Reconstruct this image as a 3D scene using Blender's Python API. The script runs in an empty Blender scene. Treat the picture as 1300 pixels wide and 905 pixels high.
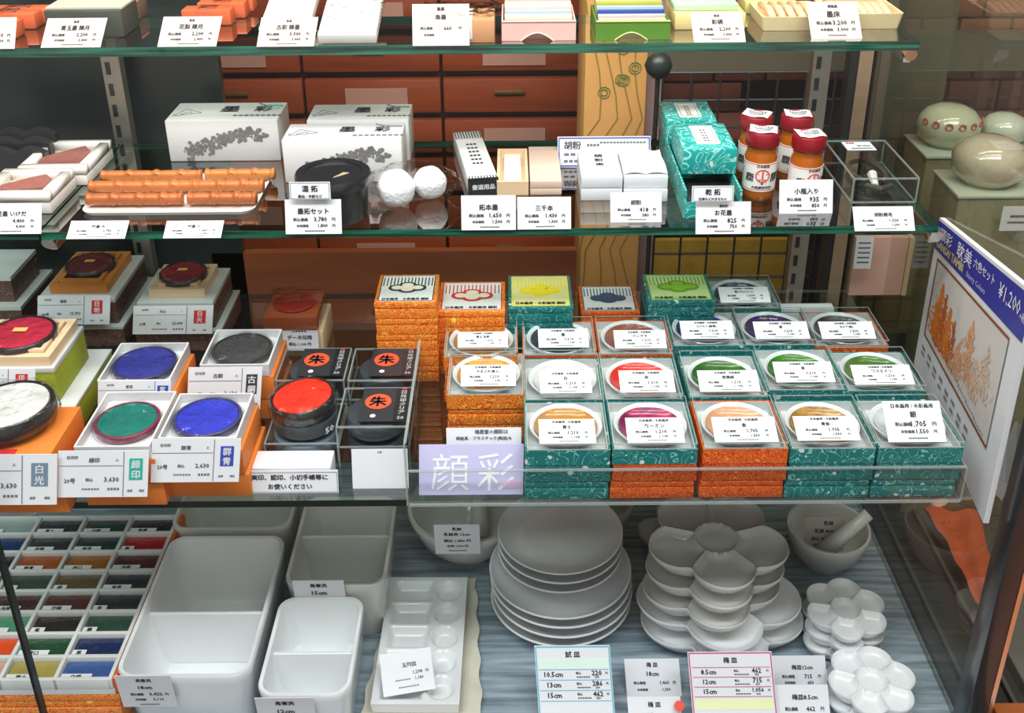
import bpy, bmesh, math, random
from mathutils import Vector, Matrix
random.seed(7)
SC = bpy.context.scene
COL = SC.collection
R = math.radians
# ------------------------------------------------------------------ camera, world, lights, exposure
CAM_H, FOC, PCX, PCY, PITCH, ROLL = 1.45, 1350.0, 650.0, 300.0, 25.4, 0.45
cd = bpy.data.cameras.new('camera'); cam = bpy.data.objects.new('camera', cd); COL.objects.link(cam)
cd.sensor_width = 36; cd.lens = 36 * FOC / 1300; cd.clip_start = .02
cd.shift_x = 0; cd.shift_y = -(452.5 - PCY) / 1300
ROT = Matrix.Rotation(R(90 - PITCH), 3, 'X') @ Matrix.Rotation(R(-ROLL), 3, 'Z')
cam.matrix_world = Matrix.Translation((0, 0, CAM_H)) @ ROT.to_4x4()
SC.camera = cam
w = bpy.data.worlds.new('room_light'); SC.world = w; w.use_nodes = True
w.node_tree.nodes['Background'].inputs[0].default_value = (1.0, .97, .94, 1)
w.node_tree.nodes['Background'].inputs[1].default_value = .56
def area(name, loc, rot, sx, sy, power, col=(1, 1, 1)):
    l = bpy.data.lights.new(name, 'AREA'); l.shape = 'RECTANGLE'; l.size = sx; l.size_y = sy
    l.energy = power; l.color = col
    o = bpy.data.objects.new(name, l); COL.objects.link(o); o.location = loc; o.rotation_euler = rot
    return o
area('case_tube_light', (0, .70, 1.95), (R(8), 0, 0), 1.7, .10, 4.5, (1, .98, .96))
area('shop_ceiling_light', (-.1, .05, 2.5), (R(20), 0, 0), 2.2, .30, 34, (.97, .99, 1))
area('upper_case_light', (.1, 1.0, 1.9), (0, 0, 0), 1.5, .08, 6, (1, .88, .74))
vs = SC.view_settings; vs.view_transform = 'Standard'; vs.look = 'None'; vs.gamma = 1; vs.use_curve_mapping = False
vs.exposure = 0.36
SC.cycles.max_bounces = 10; SC.cycles.transparent_max_bounces = 24; SC.cycles.caustics_reflective = False; SC.cycles.caustics_refractive = False

# ------------------------------------------------------------------ measuring helpers
def ray(u, v): return ROT @ Vector(((u - PCX) / FOC, (PCY - v) / FOC, -1))
def at(u, v, z):
    d = ray(u, v); t = (z - CAM_H) / d.z; return Vector((d.x * t, d.y * t, z))
def aty(u, v, y):
    d = ray(u, v); t = y / d.y; return Vector((d.x * t, y, CAM_H + d.z * t))
RI = ROT.transposed()
def proj(p):
    q = RI @ (Vector(p) - Vector((0, 0, CAM_H))); return (PCX + FOC * q.x / -q.z, PCY - FOC * q.y / -q.z)
ZT, ZM, ZL, ZB = 1.174, 1.031, .836, .55

# ------------------------------------------------------------------ materials
MATS = {}
def nt(name):
    m = bpy.data.materials.new(name); m.use_nodes = True; t = m.node_tree
    return m, t, t.nodes['Principled BSDF']
def mat(name, col, rough=.5, metal=0, coat=0, var=.06, scale=60, bump=0, sss=0, alpha=1, emit=0):
    if name in MATS: return MATS[name]
    m, t, b = nt(name)
    b.inputs['Roughness'].default_value = rough; b.inputs['Metallic'].default_value = metal
    b.inputs['Coat Weight'].default_value = coat; b.inputs['Coat Roughness'].default_value = .08
    tc = t.nodes.new('ShaderNodeTexCoord'); n = t.nodes.new('ShaderNodeTexNoise'); n.inputs['Scale'].default_value = scale
    n.inputs['Detail'].default_value = 4; t.links.new(tc.outputs['Object'], n.inputs['Vector'])
    mx = t.nodes.new('ShaderNodeMix'); mx.data_type = 'RGBA'
    mx.inputs[6].default_value = (*[c * (1 - var) for c in col], 1); mx.inputs[7].default_value = (*[min(1, c * (1 + var)) for c in col], 1)
    t.links.new(n.outputs['Fac'], mx.inputs[0]); t.links.new(mx.outputs[2], b.inputs['Base Color'])
    if bump:
        bp = t.nodes.new('ShaderNodeBump'); bp.inputs['Strength'].default_value = bump; bp.inputs['Distance'].default_value = .002
        t.links.new(n.outputs['Fac'], bp.inputs['Height']); t.links.new(bp.outputs['Normal'], b.inputs['Normal'])
    if alpha < 1: b.inputs['Alpha'].default_value = alpha
    MATS[name] = m; return m
def sheet(name, tint, ior=1.45, rough=.03, gain=1.0, bump=0, bscale=60, haze=0, hazecol=(.8, .8, .8)):
    """clear sheet: passes light straight through, mirrors by Fresnel, a little haze"""
    if name in MATS: return MATS[name]
    m, t, b = nt(name); t.nodes.remove(b); out = t.nodes['Material Output']
    tr = t.nodes.new('ShaderNodeBsdfTransparent'); tr.inputs[0].default_value = (*tint, 1)
    gl = t.nodes.new('ShaderNodeBsdfGlossy'); gl.inputs['Roughness'].default_value = rough
    fr = t.nodes.new('ShaderNodeFresnel'); fr.inputs[0].default_value = ior
    mu = t.nodes.new('ShaderNodeMath'); mu.operation = 'MULTIPLY'; mu.use_clamp = True; mu.inputs[1].default_value = gain
    ge = t.nodes.new('ShaderNodeNewGeometry'); sb = t.nodes.new('ShaderNodeMath'); sb.operation = 'SUBTRACT'; sb.inputs[0].default_value = 1
    t.links.new(ge.outputs['Backfacing'], sb.inputs[1]); m3 = t.nodes.new('ShaderNodeMath'); m3.operation = 'MULTIPLY'
    t.links.new(fr.outputs[0], m3.inputs[0]); t.links.new(sb.outputs[0], m3.inputs[1]); t.links.new(m3.outputs[0], mu.inputs[0])
    mx = t.nodes.new('ShaderNodeMixShader'); t.links.new(mu.outputs[0], mx.inputs[0])
    if haze:
        df = t.nodes.new('ShaderNodeBsdfDiffuse'); df.inputs[0].default_value = (*hazecol, 1)
        m2 = t.nodes.new('ShaderNodeMixShader'); m2.inputs[0].default_value = haze
        t.links.new(tr.outputs[0], m2.inputs[1]); t.links.new(df.outputs[0], m2.inputs[2]); t.links.new(m2.outputs[0], mx.inputs[1])
    else: t.links.new(tr.outputs[0], mx.inputs[1])
    t.links.new(gl.outputs[0], mx.inputs[2]); t.links.new(mx.outputs[0], out.inputs[0])
    if bump:
        tc = t.nodes.new('ShaderNodeTexCoord'); n = t.nodes.new('ShaderNodeTexNoise'); n.inputs['Scale'].default_value = bscale
        t.links.new(tc.outputs['Object'], n.inputs['Vector'])
        bp = t.nodes.new('ShaderNodeBump'); bp.inputs['Strength'].default_value = bump; bp.inputs['Distance'].default_value = .004
        t.links.new(n.outputs['Fac'], bp.inputs['Height']); t.links.new(bp.outputs['Normal'], gl.inputs['Normal']); t.links.new(bp.outputs['Normal'], fr.inputs['Normal'])
    MATS[name] = m; return m
def brocade(name, base, line, flower, nscale, width, fscale, fsize, distort=1.5):
    m, t, b = nt(name); b.inputs['Roughness'].default_value = .45
    N = t.nodes.new; L = t.links.new
    tc = N('ShaderNodeTexCoord'); oi = N('ShaderNodeObjectInfo'); va = N('ShaderNodeVectorMath'); va.operation = 'ADD'
    cx = N('ShaderNodeCombineXYZ'); L(oi.outputs['Random'], cx.inputs[0]); L(oi.outputs['Random'], cx.inputs[1])
    L(tc.outputs['Object'], va.inputs[0]); L(cx.outputs[0], va.inputs[1])
    n = N('ShaderNodeTexNoise'); n.inputs['Scale'].default_value = nscale; n.inputs['Detail'].default_value = 1; n.inputs['Distortion'].default_value = distort
    L(va.outputs[0], n.inputs['Vector'])
    mm = N('ShaderNodeMath'); mm.operation = 'MULTIPLY'; mm.inputs[1].default_value = 7; L(n.outputs['Fac'], mm.inputs[0])
    pp = N('ShaderNodeMath'); pp.operation = 'PINGPONG'; pp.inputs[1].default_value = .5; L(mm.outputs[0], pp.inputs[0])
    lt = N('ShaderNodeMath'); lt.operation = 'LESS_THAN'; lt.inputs[1].default_value = width; L(pp.outputs[0], lt.inputs[0])
    mx = N('ShaderNodeMix'); mx.data_type = 'RGBA'; mx.inputs[6].default_value = (*base, 1); mx.inputs[7].default_value = (*line, 1); L(lt.outputs[0], mx.inputs[0])
    vo = N('ShaderNodeTexVoronoi'); vo.inputs['Scale'].default_value = fscale; L(va.outputs[0], vo.inputs['Vector'])
    v2 = N('ShaderNodeTexVoronoi'); v2.inputs['Scale'].default_value = fscale * 4; L(va.outputs[0], v2.inputs['Vector'])
    ad = N('ShaderNodeMath'); ad.operation = 'MULTIPLY_ADD'; ad.inputs[1].default_value = .16; L(v2.outputs['Distance'], ad.inputs[0]); L(vo.outputs['Distance'], ad.inputs[2])
    l2 = N('ShaderNodeMath'); l2.operation = 'LESS_THAN'; l2.inputs[1].default_value = fsize; L(ad.outputs[0], l2.inputs[0])
    m2 = N('ShaderNodeMix'); m2.data_type = 'RGBA'; m2.inputs[7].default_value = (*flower, 1); L(l2.outputs[0], m2.inputs[0]); L(mx.outputs[2], m2.inputs[6])
    L(m2.outputs[2], b.inputs['Base Color']); MATS[name] = m; return m
def wood(name, c1, c2, scale=(3, 40, 40), rough=.4):
    m, t, b = nt(name); b.inputs['Roughness'].default_value = rough; N = t.nodes.new; L = t.links.new
    tc = N('ShaderNodeTexCoord'); mp = N('ShaderNodeMapping'); mp.inputs['Scale'].default_value = scale; L(tc.outputs['Object'], mp.inputs[0])
    n = N('ShaderNodeTexNoise'); n.inputs['Scale'].default_value = 3; n.inputs['Detail'].default_value = 6; n.inputs['Distortion'].default_value = .6; L(mp.outputs[0], n.inputs[0])
    mx = N('ShaderNodeMix'); mx.data_type = 'RGBA'; mx.inputs[6].default_value = (*c1, 1); mx.inputs[7].default_value = (*c2, 1); L(n.outputs['Fac'], mx.inputs[0])
    L(mx.outputs[2], b.inputs['Base Color']); MATS[name] = m; return m
TEAL = brocade('teal_floral_paper', (.003, .17, .165), (.20, .52, .48), (.66, .72, .68), 52, .06, 62, .22)
TEALB = brocade('bright_teal_floral_paper', (.006, .34, .31), (.30, .70, .64), (.66, .80, .74), 45, .12, 60, .20)
ORNG = brocade('orange_gold_brocade_paper', (.62, .035, .004), (.92, .30, .03), (.90, .50, .06), 105, .15, 36, .15, 2.5)
ORNG2 = brocade('amber_gold_brocade_paper', (.72, .085, .006), (.97, .50, .06), (.95, .60, .08), 105, .17, 36, .17, 2.5)
BROWNB = brocade('brown_brocade', (.10, .045, .034), (.22, .12, .09), (.17, .07, .055), 70, .12, 40, .2)
GREENB = mat('yellow_green_cloth', (.30, .36, .015), .7, bump=.3, scale=400)
PAPER = mat('white_paper', (.76, .77, .80), .6, var=.02)
CREAM = mat('cream_paper', (.78, .67, .58), .6, var=.02)
WARM = mat('warm_white_card', (.80, .77, .72), .6, var=.04)
LAV = mat('lavender_paper', (.57, .54, .80), .6, var=.02)
SHADEP = mat('shaded_paper', (.72, .70, .74), .6, var=.03)  # white paper with shade mixed into its colour
INK = mat('black_ink', (.035, .035, .045), .6)
GREYINK = mat('grey_ink', (.16, .16, .19), .6)
REDINK = mat('red_ink', (.62, .03, .03), .6)
BLUEINK = mat('blue_ink', (.03, .06, .42), .6)
TEALINK = mat('teal_ink', (.01, .42, .33), .6)
WHITEINK = mat('white_ink', (.88, .88, .9), .6)
PINKINK = mat('crimson_ink', (.62, .04, .18), .6)
CYANINK = mat('cyan_ink', (.10, .48, .66), .6)
GOLDINK = mat('gold_ink', (.75, .62, .28), .6)
PORC = mat('white_porcelain', (.80, .82, .83), .22, coat=.5, var=.02, scale=8)
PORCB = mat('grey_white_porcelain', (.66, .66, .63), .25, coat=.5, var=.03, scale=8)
LINING = mat('pale_grey_card', (.66, .67, .66), .6, var=.03)
BLACK = mat('black_plastic', (.018, .019, .022), .28, coat=.3)
DARK = mat('dark_metal', (.03, .03, .032), .4, metal=.3)
STEEL = mat('slotted_steel', (.42, .38, .32), .38, metal=.75, var=.1)
CHROME = mat('bright_metal', (.8, .8, .8), .15, metal=1)
WRAP = sheet('crinkled_plastic_wrap', (.95, .95, .95), 1.4, .15, 1.6, bump=.8, bscale=130)
ACRY = sheet('clear_acrylic', (.95, .965, .965), 1.45, .02, .9)
ACED = sheet('acrylic_edge', (.75, .8, .8), 1.5, .2, 1.5, haze=.26, hazecol=(.7, .76, .76))
SHELFG = sheet('shelf_glass', (.88, .95, .93), 1.52, .02, 2.6)
PANEG = sheet('front_glass', (.985, .992, .99), 1.45, .01, .6)
SIDEG = sheet('side_glass', (.86, .88, .83), 1.5, .02, 1.2, haze=.03, hazecol=(.5, .5, .42))
def edge_glass():
    m, t, b = nt('green_glass_edge'); b.inputs['Base Color'].default_value = (.006, .13, .085, 1); b.inputs['Roughness'].default_value = .12
    b.inputs['Coat Weight'].default_value = .6
    tc = t.nodes.new('ShaderNodeTexCoord'); n = t.nodes.new('ShaderNodeTexNoise'); n.inputs['Scale'].default_value = 9; mp = t.nodes.new('ShaderNodeMapping'); mp.inputs['Scale'].default_value = (1, 1, 30)
    t.links.new(tc.outputs['Object'], mp.inputs[0]); t.links.new(mp.outputs[0], n.inputs[0])
    r = t.nodes.new('ShaderNodeValToRGB'); r.color_ramp.elements[0].position = .38; r.color_ramp.elements[1].position = .66
    r.color_ramp.elements[0].color = (.001, .025, .016, 1); r.color_ramp.elements[1].color = (.015, .17, .10, 1)
    t.links.new(n.outputs[0], r.inputs[0]); t.links.new(r.outputs[0], b.inputs['Base Color']); return m
EDGEG = edge_glass()
DEDGE = mat('dark_glass_edge', (.002, .010, .008), .35)
RUST = wood('rust_brown_board', (.20, .045, .012), (.36, .095, .03), (2, 2, 14), .45)
DRAWW = wood('red_brown_wood', (.15, .025, .008), (.34, .07, .018), (2, 20, 20), .35)
GREYW = wood('grey_brown_stone', (.05, .05, .042), (.13, .115, .09), (5, 5, 5), .35)
TANW = wood('tan_printed_paper', (.58, .27, .07), (.74, .40, .13), (6, 6, 2), .5)
BEIGEW = wood('pale_cypress_wood', (.74, .50, .30), (.86, .64, .42), (3, 40, 40), .5)
PINKW = wood('pinkish_paulownia_wood', (.66, .47, .36), (.76, .58, .47), (3, 40, 40), .5)
ORW = wood('orange_tinted_wood', (.60, .20, .04), (.72, .29, .07), (3, 40, 40), .4)

# ------------------------------------------------------------------ objects
def thing(name, label, cat, loc=(0, 0, 0), rz=0, group=None):
    o = bpy.data.objects.new(name, None); COL.objects.link(o); o.empty_display_size = .02
    o.location = loc; o.rotation_euler = (0, 0, rz); o['label'] = label; o['category'] = cat
    if group: o['group'] = group
    return o
def part(name, me, m, parent=None, loc=(0, 0, 0), rot=(0, 0, 0), label=None, kind=None):
    """link mesh data as an object; me may be bmesh or mesh"""
    if isinstance(me, bmesh.types.BMesh):
        d = bpy.data.meshes.new(name); me.to_mesh(d); me.free(); me = d
    if m is not None and not me.materials: me.materials.append(m)
    o = bpy.data.objects.new(name, me); COL.objects.link(o)
    if m is not None and me.materials[0] != m:
        o.material_slots[0].link = 'OBJECT'; o.material_slots[0].material = m
    o.location = loc; o.rotation_euler = rot; o.parent = parent
    if label: o['label'] = label
    if kind: o['kind'] = kind
    return o
def tag(o, label, cat, group=None):
    o['label'] = label; o['category'] = cat
    if group: o['group'] = group
    return o
def struct(o): o['kind'] = 'structure'; return o
def smooth(bm, ang=40):
    for f in bm.faces: f.smooth = True
    for e in bm.edges:
        if len(e.link_faces) == 2 and e.calc_face_angle(0) > R(ang): e.smooth = False
        elif len(e.link_faces) != 2: e.smooth = False
    return bm
def bx(bm, x0, x1, y0, y1, z0, z1, bevel=0, M=None):
    v = [bm.verts.new((x, y, z)) for z in (z0, z1) for y in (y0, y1) for x in (x0, x1)]
    fs = [bm.faces.new([v[i] for i in q]) for q in ((0, 2, 3, 1), (4, 5, 7, 6), (0, 1, 5, 4), (2, 6, 7, 3), (0, 4, 6, 2), (1, 3, 7, 5))]
    if bevel:
        es = list({e for f in fs for e in f.edges})
        r = bmesh.ops.bevel(bm, geom=es, offset=bevel, segments=2, affect='EDGES', profile=.5)
        v = list({q for f in r['faces'] for q in f.verts} | {q for q in v if q.is_valid})
    if M is not None:
        for q in v:
            if q.is_valid: q.co = M @ q.co
    return fs
def box(x0, x1, y0, y1, z0, z1, bevel=0):
    bm = bmesh.new(); bx(bm, x0, x1, y0, y1, z0, z1, bevel)
    if bevel: smooth(bm)
    return bm
def lathe(pts, seg=40, sx=1, sy=1):
    bm = bmesh.new(); rings = []
    for r, z in pts:
        if r < 1e-6: rings.append([bm.verts.new((0, 0, z))])
        else: rings.append([bm.verts.new((r * sx * math.cos(2 * math.pi * i / seg), r * sy * math.sin(2 * math.pi * i / seg), z)) for i in range(seg)])
    for a, b in zip(rings, rings[1:]):
        for i in range(seg):
            j = (i + 1) % seg
            if len(a) == 1 and len(b) == 1: continue
            if len(a) == 1: bm.faces.new((a[0], b[j], b[i]))
            elif len(b) == 1: bm.faces.new((a[i], a[j], b[0]))
            else: bm.faces.new((a[i], a[j], b[j], b[i]))
    bmesh.ops.recalc_face_normals(bm, faces=bm.faces)
    return smooth(bm, 50)
def tube(bm, pts, r, seg=8, closed=False):
    pts = [Vector(p) for p in pts]; n = len(pts); rings = []
    for i, p in enumerate(pts):
        a = pts[i - 1] if (i or closed) else p; b = pts[(i + 1) % n] if (i < n - 1 or closed) else p
        d = (b - a).normalized(); up = Vector((0, 0, 1)) if abs(d.z) < .9 else Vector((1, 0, 0))
        s = d.cross(up).normalized(); t = s.cross(d)
        rr = r[i] if isinstance(r, (list, tuple)) else r
        rings.append([bm.verts.new(p + rr * (math.cos(2 * math.pi * k / seg) * s + math.sin(2 * math.pi * k / seg) * t)) for k in range(seg)])
    for i in range(n if closed else n - 1):
        a, b = rings[i], rings[(i + 1) % n]
        for k in range(seg): bm.faces.new((a[k], a[(k + 1) % seg], b[(k + 1) % seg], b[k]))
    if not closed: bm.faces.new(rings[0][::-1]); bm.faces.new(rings[-1])
    return bm
def rr_loop(bm, w_, d_, rad, z, n=6, cx=0, cy=0):
    vs_ = []
    for (sx, sy, a0) in ((1, 1, 0), (-1, 1, 90), (-1, -1, 180), (1, -1, 270)):
        for k in range(n + 1):
            a = R(a0 + 90 * k / n)
            vs_.append(bm.verts.new((cx + sx * (w_ / 2 - rad) + rad * math.cos(a), cy + sy * (d_ / 2 - rad) + rad * math.sin(a), z)))
    return vs_
def loft(bm, loops, cap0=True, cap1=True):
    for a, b in zip(loops, loops[1:]):
        n = len(a)
        for i in range(n): bm.faces.new((a[i], a[(i + 1) % n], b[(i + 1) % n], b[i]))
    if cap0: bm.faces.new(loops[0][::-1])
    if cap1: bm.faces.new(loops[-1])
    bmesh.ops.recalc_face_normals(bm, faces=bm.faces)
    return smooth(bm)
MC = {}
def cached(key, fn):
    if key not in MC:
        bm = fn(); d = bpy.data.meshes.new(str(key[0])); bm.to_mesh(d); bm.free(); MC[key] = d
    return MC[key]
# ---- lettering: glyph outlines from Blender's own font, filled flat
TX = {}
def glyphs(s):
    if s not in TX:
        c = bpy.data.curves.new('t', 'FONT'); c.body = s; c.size = 1; c.resolution_u = 1; c.fill_mode = 'FRONT'
        o = bpy.data.objects.new('t', c); COL.objects.link(o)
        bpy.context.view_layer.update()
        me = o.to_mesh(); me.calc_loop_triangles()
        vs_ = [v.co.copy() for v in me.vertices]; fs = [tuple(t.vertices) for t in me.loop_triangles]
        o.to_mesh_clear(); bpy.data.objects.remove(o); bpy.data.curves.remove(c)
        if vs_:
            x0 = min(v.x for v in vs_); x1 = max(v.x for v in vs_); y0 = min(v.y for v in vs_); y1 = max(v.y for v in vs_)
        else: x0 = x1 = y0 = y1 = 0
        TX[s] = ([(v.x - x0, v.y - y0) for v in vs_], fs, max(x1 - x0, 1e-3), max(y1 - y0, 1e-3))
    return TX[s]
def letters(lines, mp, name='lettering', bold=True):
    """lines: (text, cx, cy, height, anchor, maxwidth, rot) in card units; mp maps (x,y)->3D"""
    V, F = [], []
    for ln in lines:
        s, cx, cy, h = ln[:4]; anc = ln[4] if len(ln) > 4 else 'c'; mw = ln[5] if len(ln) > 5 else None; rot = ln[6] if len(ln) > 6 else 0
        if s == '#rect':
            b = len(V); wd = mw
            for dx, dy in ((-.5, -.5), (.5, -.5), (.5, .5), (-.5, .5)): V.append(mp(cx + dx * wd, cy + dy * h))
            F.append((b, b + 1, b + 2, b + 3)); continue
        if s == '#frame':
            wd = mw; t_ = ln[7] if len(ln) > 7 else h * .03
            for (a0, a1, b0, b1) in ((-.5, .5, -.5, None), (-.5, .5, .5, None), (-.5, None, -.5, .5), (.5, None, -.5, .5)):
                if b1 is None: q = [(cx + a0 * wd, cy + b0 * h - t_ / 2), (cx + a1 * wd, cy + b0 * h - t_ / 2), (cx + a1 * wd, cy + b0 * h + t_ / 2), (cx + a0 * wd, cy + b0 * h + t_ / 2)]
                else: q = [(cx + a0 * wd - t_ / 2, cy + b0 * h), (cx + a0 * wd + t_ / 2, cy + b0 * h), (cx + a0 * wd + t_ / 2, cy + b1 * h), (cx + a0 * wd - t_ / 2, cy + b1 * h)]
                b = len(V); V += [mp(*p) for p in q]; F.append((b, b + 1, b + 2, b + 3))
            continue
        if s == '#marks':   # a row of print too small to read
            n = ln[7] if len(ln) > 7 else 9
            for i in range(n):
                x = cx + mw * ((i + .5) / n - .5); b = len(V); hw = mw / n * .36
                for dx, dy in ((-hw, -h / 2), (hw, -h / 2), (hw, h / 2), (-hw, h / 2)): V.append(mp(x + dx, cy + dy))
                F.append((b, b + 1, b + 2, b + 3))
            continue
        vs_, fs, gw, gh = glyphs(s); k = h / gh if len(s) < 3 else h / max(gh, .6)
        kx = k
        if mw and gw * k > mw: kx = mw / gw
        ox = {'c': -gw * kx / 2, 'l': 0, 'r': -gw * kx}[anc]; b = len(V); ca, sa = math.cos(rot), math.sin(rot)
        for ex, ey in (((-.035, -.02), (.035, -.02), (0, .03)) if bold else ((0, 0),)):          # struck twice, a little apart, for a bolder face
            b = len(V)
            for x, y in vs_:
                px, py = x * kx + ox + ex * k, y * k - gh * k / 2 + ey * k
                V.append(mp(cx + px * ca - py * sa, cy + px * sa + py * ca))
            F += [tuple(i + b for i in f) for f in fs]
    me = bpy.data.meshes.new(name); me.from_pydata([tuple(v) for v in V], [], F); return me
# ---- price cards
def solve_h(p, d, vT):
    lo, hi = 0, .4
    for _ in range(40):
        m_ = (lo + hi) / 2
        if proj(p + d * m_)[1] > vT: lo = m_
        else: hi = m_
    return (lo + hi) / 2
def card(uL, uR, vB, vT, z, label, lines, tilt=28, group=None, paper=None, ink=None, extra=None, vR=None, name='price_card', yaw=None, thick=.0006, y=None, cat='price card', skewx=0):
    a = at(uL, vB, z) if y is None else aty(uL, vB, y); b = at(uR, vR or vB, z) if y is None else aty(uR, vR or vB, y)
    if vR is None: a.y = b.y = (a.y + b.y) / 2
    c = (a + b) / 2; W = (b - a).length; rz = math.atan2(b.y - a.y, b.x - a.x) if yaw is None else yaw
    t = R(tilt); d = Vector((-math.sin(rz) * math.sin(t), math.cos(rz) * math.sin(t), math.cos(t)))
    Hh = solve_h(c, d, vT)
    T = thing(name, label, cat, c, rz, group)
    def mp(x, y_, off=.0004): return (x * W + skewx * y_ * Hh, y_ * Hh * math.sin(t) - off * math.cos(t), y_ * Hh * math.cos(t) + off * math.sin(t))
    bm = bmesh.new()
    q = [mp(-.5, 0, 0), mp(.5, 0, 0), mp(.5, 1, 0), mp(-.5, 1, 0)]; q2 = [mp(-.5, 0, -thick), mp(.5, 0, -thick), mp(.5, 1, -thick), mp(-.5, 1, -thick)]
    A = [bm.verts.new(p) for p in q]; B = [bm.verts.new(p) for p in q2]
    bm.faces.new(A); bm.faces.new(B[::-1])
    for i in range(4): bm.faces.new((A[i], B[i], B[(i + 1) % 4], A[(i + 1) % 4]))
    part('card', bm, paper or PAPER, T)
    asp = W / Hh
    def m2(x, y_): return mp(x, y_)
    if lines:
        L2 = [tuple([l[0], l[1], l[2], l[3]] + list(l[4:])) for l in lines]
        # glyph heights are fractions of card height; x in fractions of width -> correct aspect
        def mpa(x, y_): return mp(x / asp, y_)
        L3 = []
        for l in L2:
            l = list(l); l[1] *= asp
            if len(l) > 5 and l[5]: l[5] *= asp
            L3.append(tuple(l))
        part('lettering', letters(L3, mpa, bold=ink is not WHITEINK), ink or INK, T)
    for nm, ex, im in (extra or []):
        def mpb(x, y_): return mp(x / asp, y_, .0003 if nm in ('colour_band', 'seal_block') else .0007)
        L3 = []
        for l in ex:
            l = list(l); l[1] *= asp
            if len(l) > 5 and l[5]: l[5] *= asp
            L3.append(tuple(l))
        part(nm, letters(L3, mpb), im, T)
    return T
def plines(title, p1, p2, top=None, sub=True):
    L = [(title, 0, .66, .17, 'c', .8), ('税込価格', -.36, .42, .10, 'l', .30), (p1, .24, .42, .14, 'r', .34), ('円', .36, .42, .095)]
    if p2: L += [('本体価格', -.30, .24, .08, 'l', .25), (p2, .25, .24, .11, 'r', .28), ('円', .36, .24, .085)]
    if top: L.append((top, 0, .87, .08, 'c', .6))
    if sub: L.append(('#marks', .02, .09, .035, 'c', .36))
    return L
# ================================================================== SETTING
YB = 1.18
fl = struct(part('floor', box(-3, 3, -2.5, 4, -.05, 0), mat('shop_floor', (.16, .14, .12), .4)))
struct(part('wall_back', box(-3, 3, 2.6, 2.7, 0, 3), mat('dark_shop_wall', (.035, .033, .030), .6, var=.5, scale=6)))
struct(part('ceiling_blocker', box(-3, 3, .95, 2.7, 2.05, 2.1), mat('dark_blocker', (.12, .10, .08), .6)))  # unseen dark slab added overhead to keep world light off the back walls
struct(part('wall_left', box(-3.1, -3, -2.5, 2.7, 0, 3), mat('shop_side_wall', (.20, .18, .15), .6)))
struct(part('wall_right', box(3, 3.1, -2.5, 2.7, 0, 3), mat('shop_side_wall', (.20, .18, .15), .6)))
# cabinet carcass below the base sheet
struct(part('trim_base', box(-1.3, .545, .60, 1.30, 0, ZB - .012, .003), mat('dark_base_board', (.04, .035, .03), .4)))
def streaked():
    m, t, b = nt('brushed_grey_base'); b.inputs['Roughness'].default_value = .22
    N = t.nodes.new; L = t.links.new; tc = N('ShaderNodeTexCoord'); mp = N('ShaderNodeMapping'); mp.inputs['Scale'].default_value = (5, 70, 1); L(tc.outputs['Object'], mp.inputs[0])
    n = N('ShaderNodeTexNoise'); n.inputs['Scale'].default_value = 2.2; n.inputs['Detail'].default_value = 5; L(mp.outputs[0], n.inputs[0])
    r = N('ShaderNodeValToRGB'); r.color_ramp.elements[0].position = .35; r.color_ramp.elements[1].position = .7
    r.color_ramp.elements[0].color = (.16, .22, .27, 1); r.color_ramp.elements[1].color = (.40, .47, .52, 1)
    L(n.outputs[0], r.inputs[0]); L(r.outputs[0], b.inputs['Base Color']); return m
struct(part('floor_case', box(-1.3, .445, .66, 1.28, ZB - .012, ZB), streaked()))
# slide tracks along the right side of the base: dark rails
for i, (xa, xb, zz, mm) in enumerate(((.447, .460, .006, DARK), (.461, .465, .012, mat('grey_rail', (.12, .12, .10), .35, metal=.5)), (.467, .500, .008, DARK), (.501, .505, .014, mat('grey_rail', (.12, .12, .10), .35, metal=.5)))):
    struct(part('trim_%d' % (i + 1), box(xa, xb, .66, 1.28, ZB - .011, ZB + zz), mm))
# back boards of the lower bay
def backboard(n, u0, u1, v0, v1, y, m):
    a = aty(u0, v1, y); b = aty(u1, v0, y)
    return struct(part(n, box(a.x, b.x, y, y + .012, a.z, b.z), m))
struct(part('wall_case_left', box(-1.3, aty(312, 350, YB).x, YB, YB + .012, ZB, ZT + .4), mat('dark_green_grey_board', (.022, .030, .028), .3, var=.5, scale=14)))  # strong mottling paints a blurred marbled reflection into the board colour
backboard('wall_case_lower', 314, 732, 318, 640, YB, RUST)
struct(part('wall_case_rear', box(-.33, .6, YB + .02, YB + .03, ZB, aty(600, 420, YB).z - .02), mat('grey_brown_board', (.10, .075, .06), .4, var=.3, scale=10)))
# side glass, front glass, posts
struct(part('window_1', box(.440, .444, .745, 1.25, ZB, 1.75), SIDEG))
pg = thing('sliding_glass_door', 'left front glass sliding door with dark vertical edge over the pigment tray', 'glass door', (-.9, .712, ZB))
part('pane', box(-.4, .455, -.003, .003, 0, 1.25), PANEG, pg)
part('pane_edge', box(.455, .458, -.004, .004, 0, 1.25), DEDGE, pg, label='dark green polished glass edge')
pg = thing('sliding_glass_door', 'wide right front glass sliding door before the dishes and boxes', 'glass door', (0, .722, ZB))
part('pane', box(-.47, .425, -.003, .003, 0, 1.25), PANEG, pg)
ps = thing('corner_post', 'black corner post with a silver edge at the right front of the case', 'post', (.434, .722, 0))
part('post', box(-.006, .012, -.008, .018, ZB - .2, 1.75, .001), BLACK, ps)
part('metal_edge', box(.0122, .0165, -.008, .010, ZB - .2, 1.75), CHROME, ps, label='silver metal edge')
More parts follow.
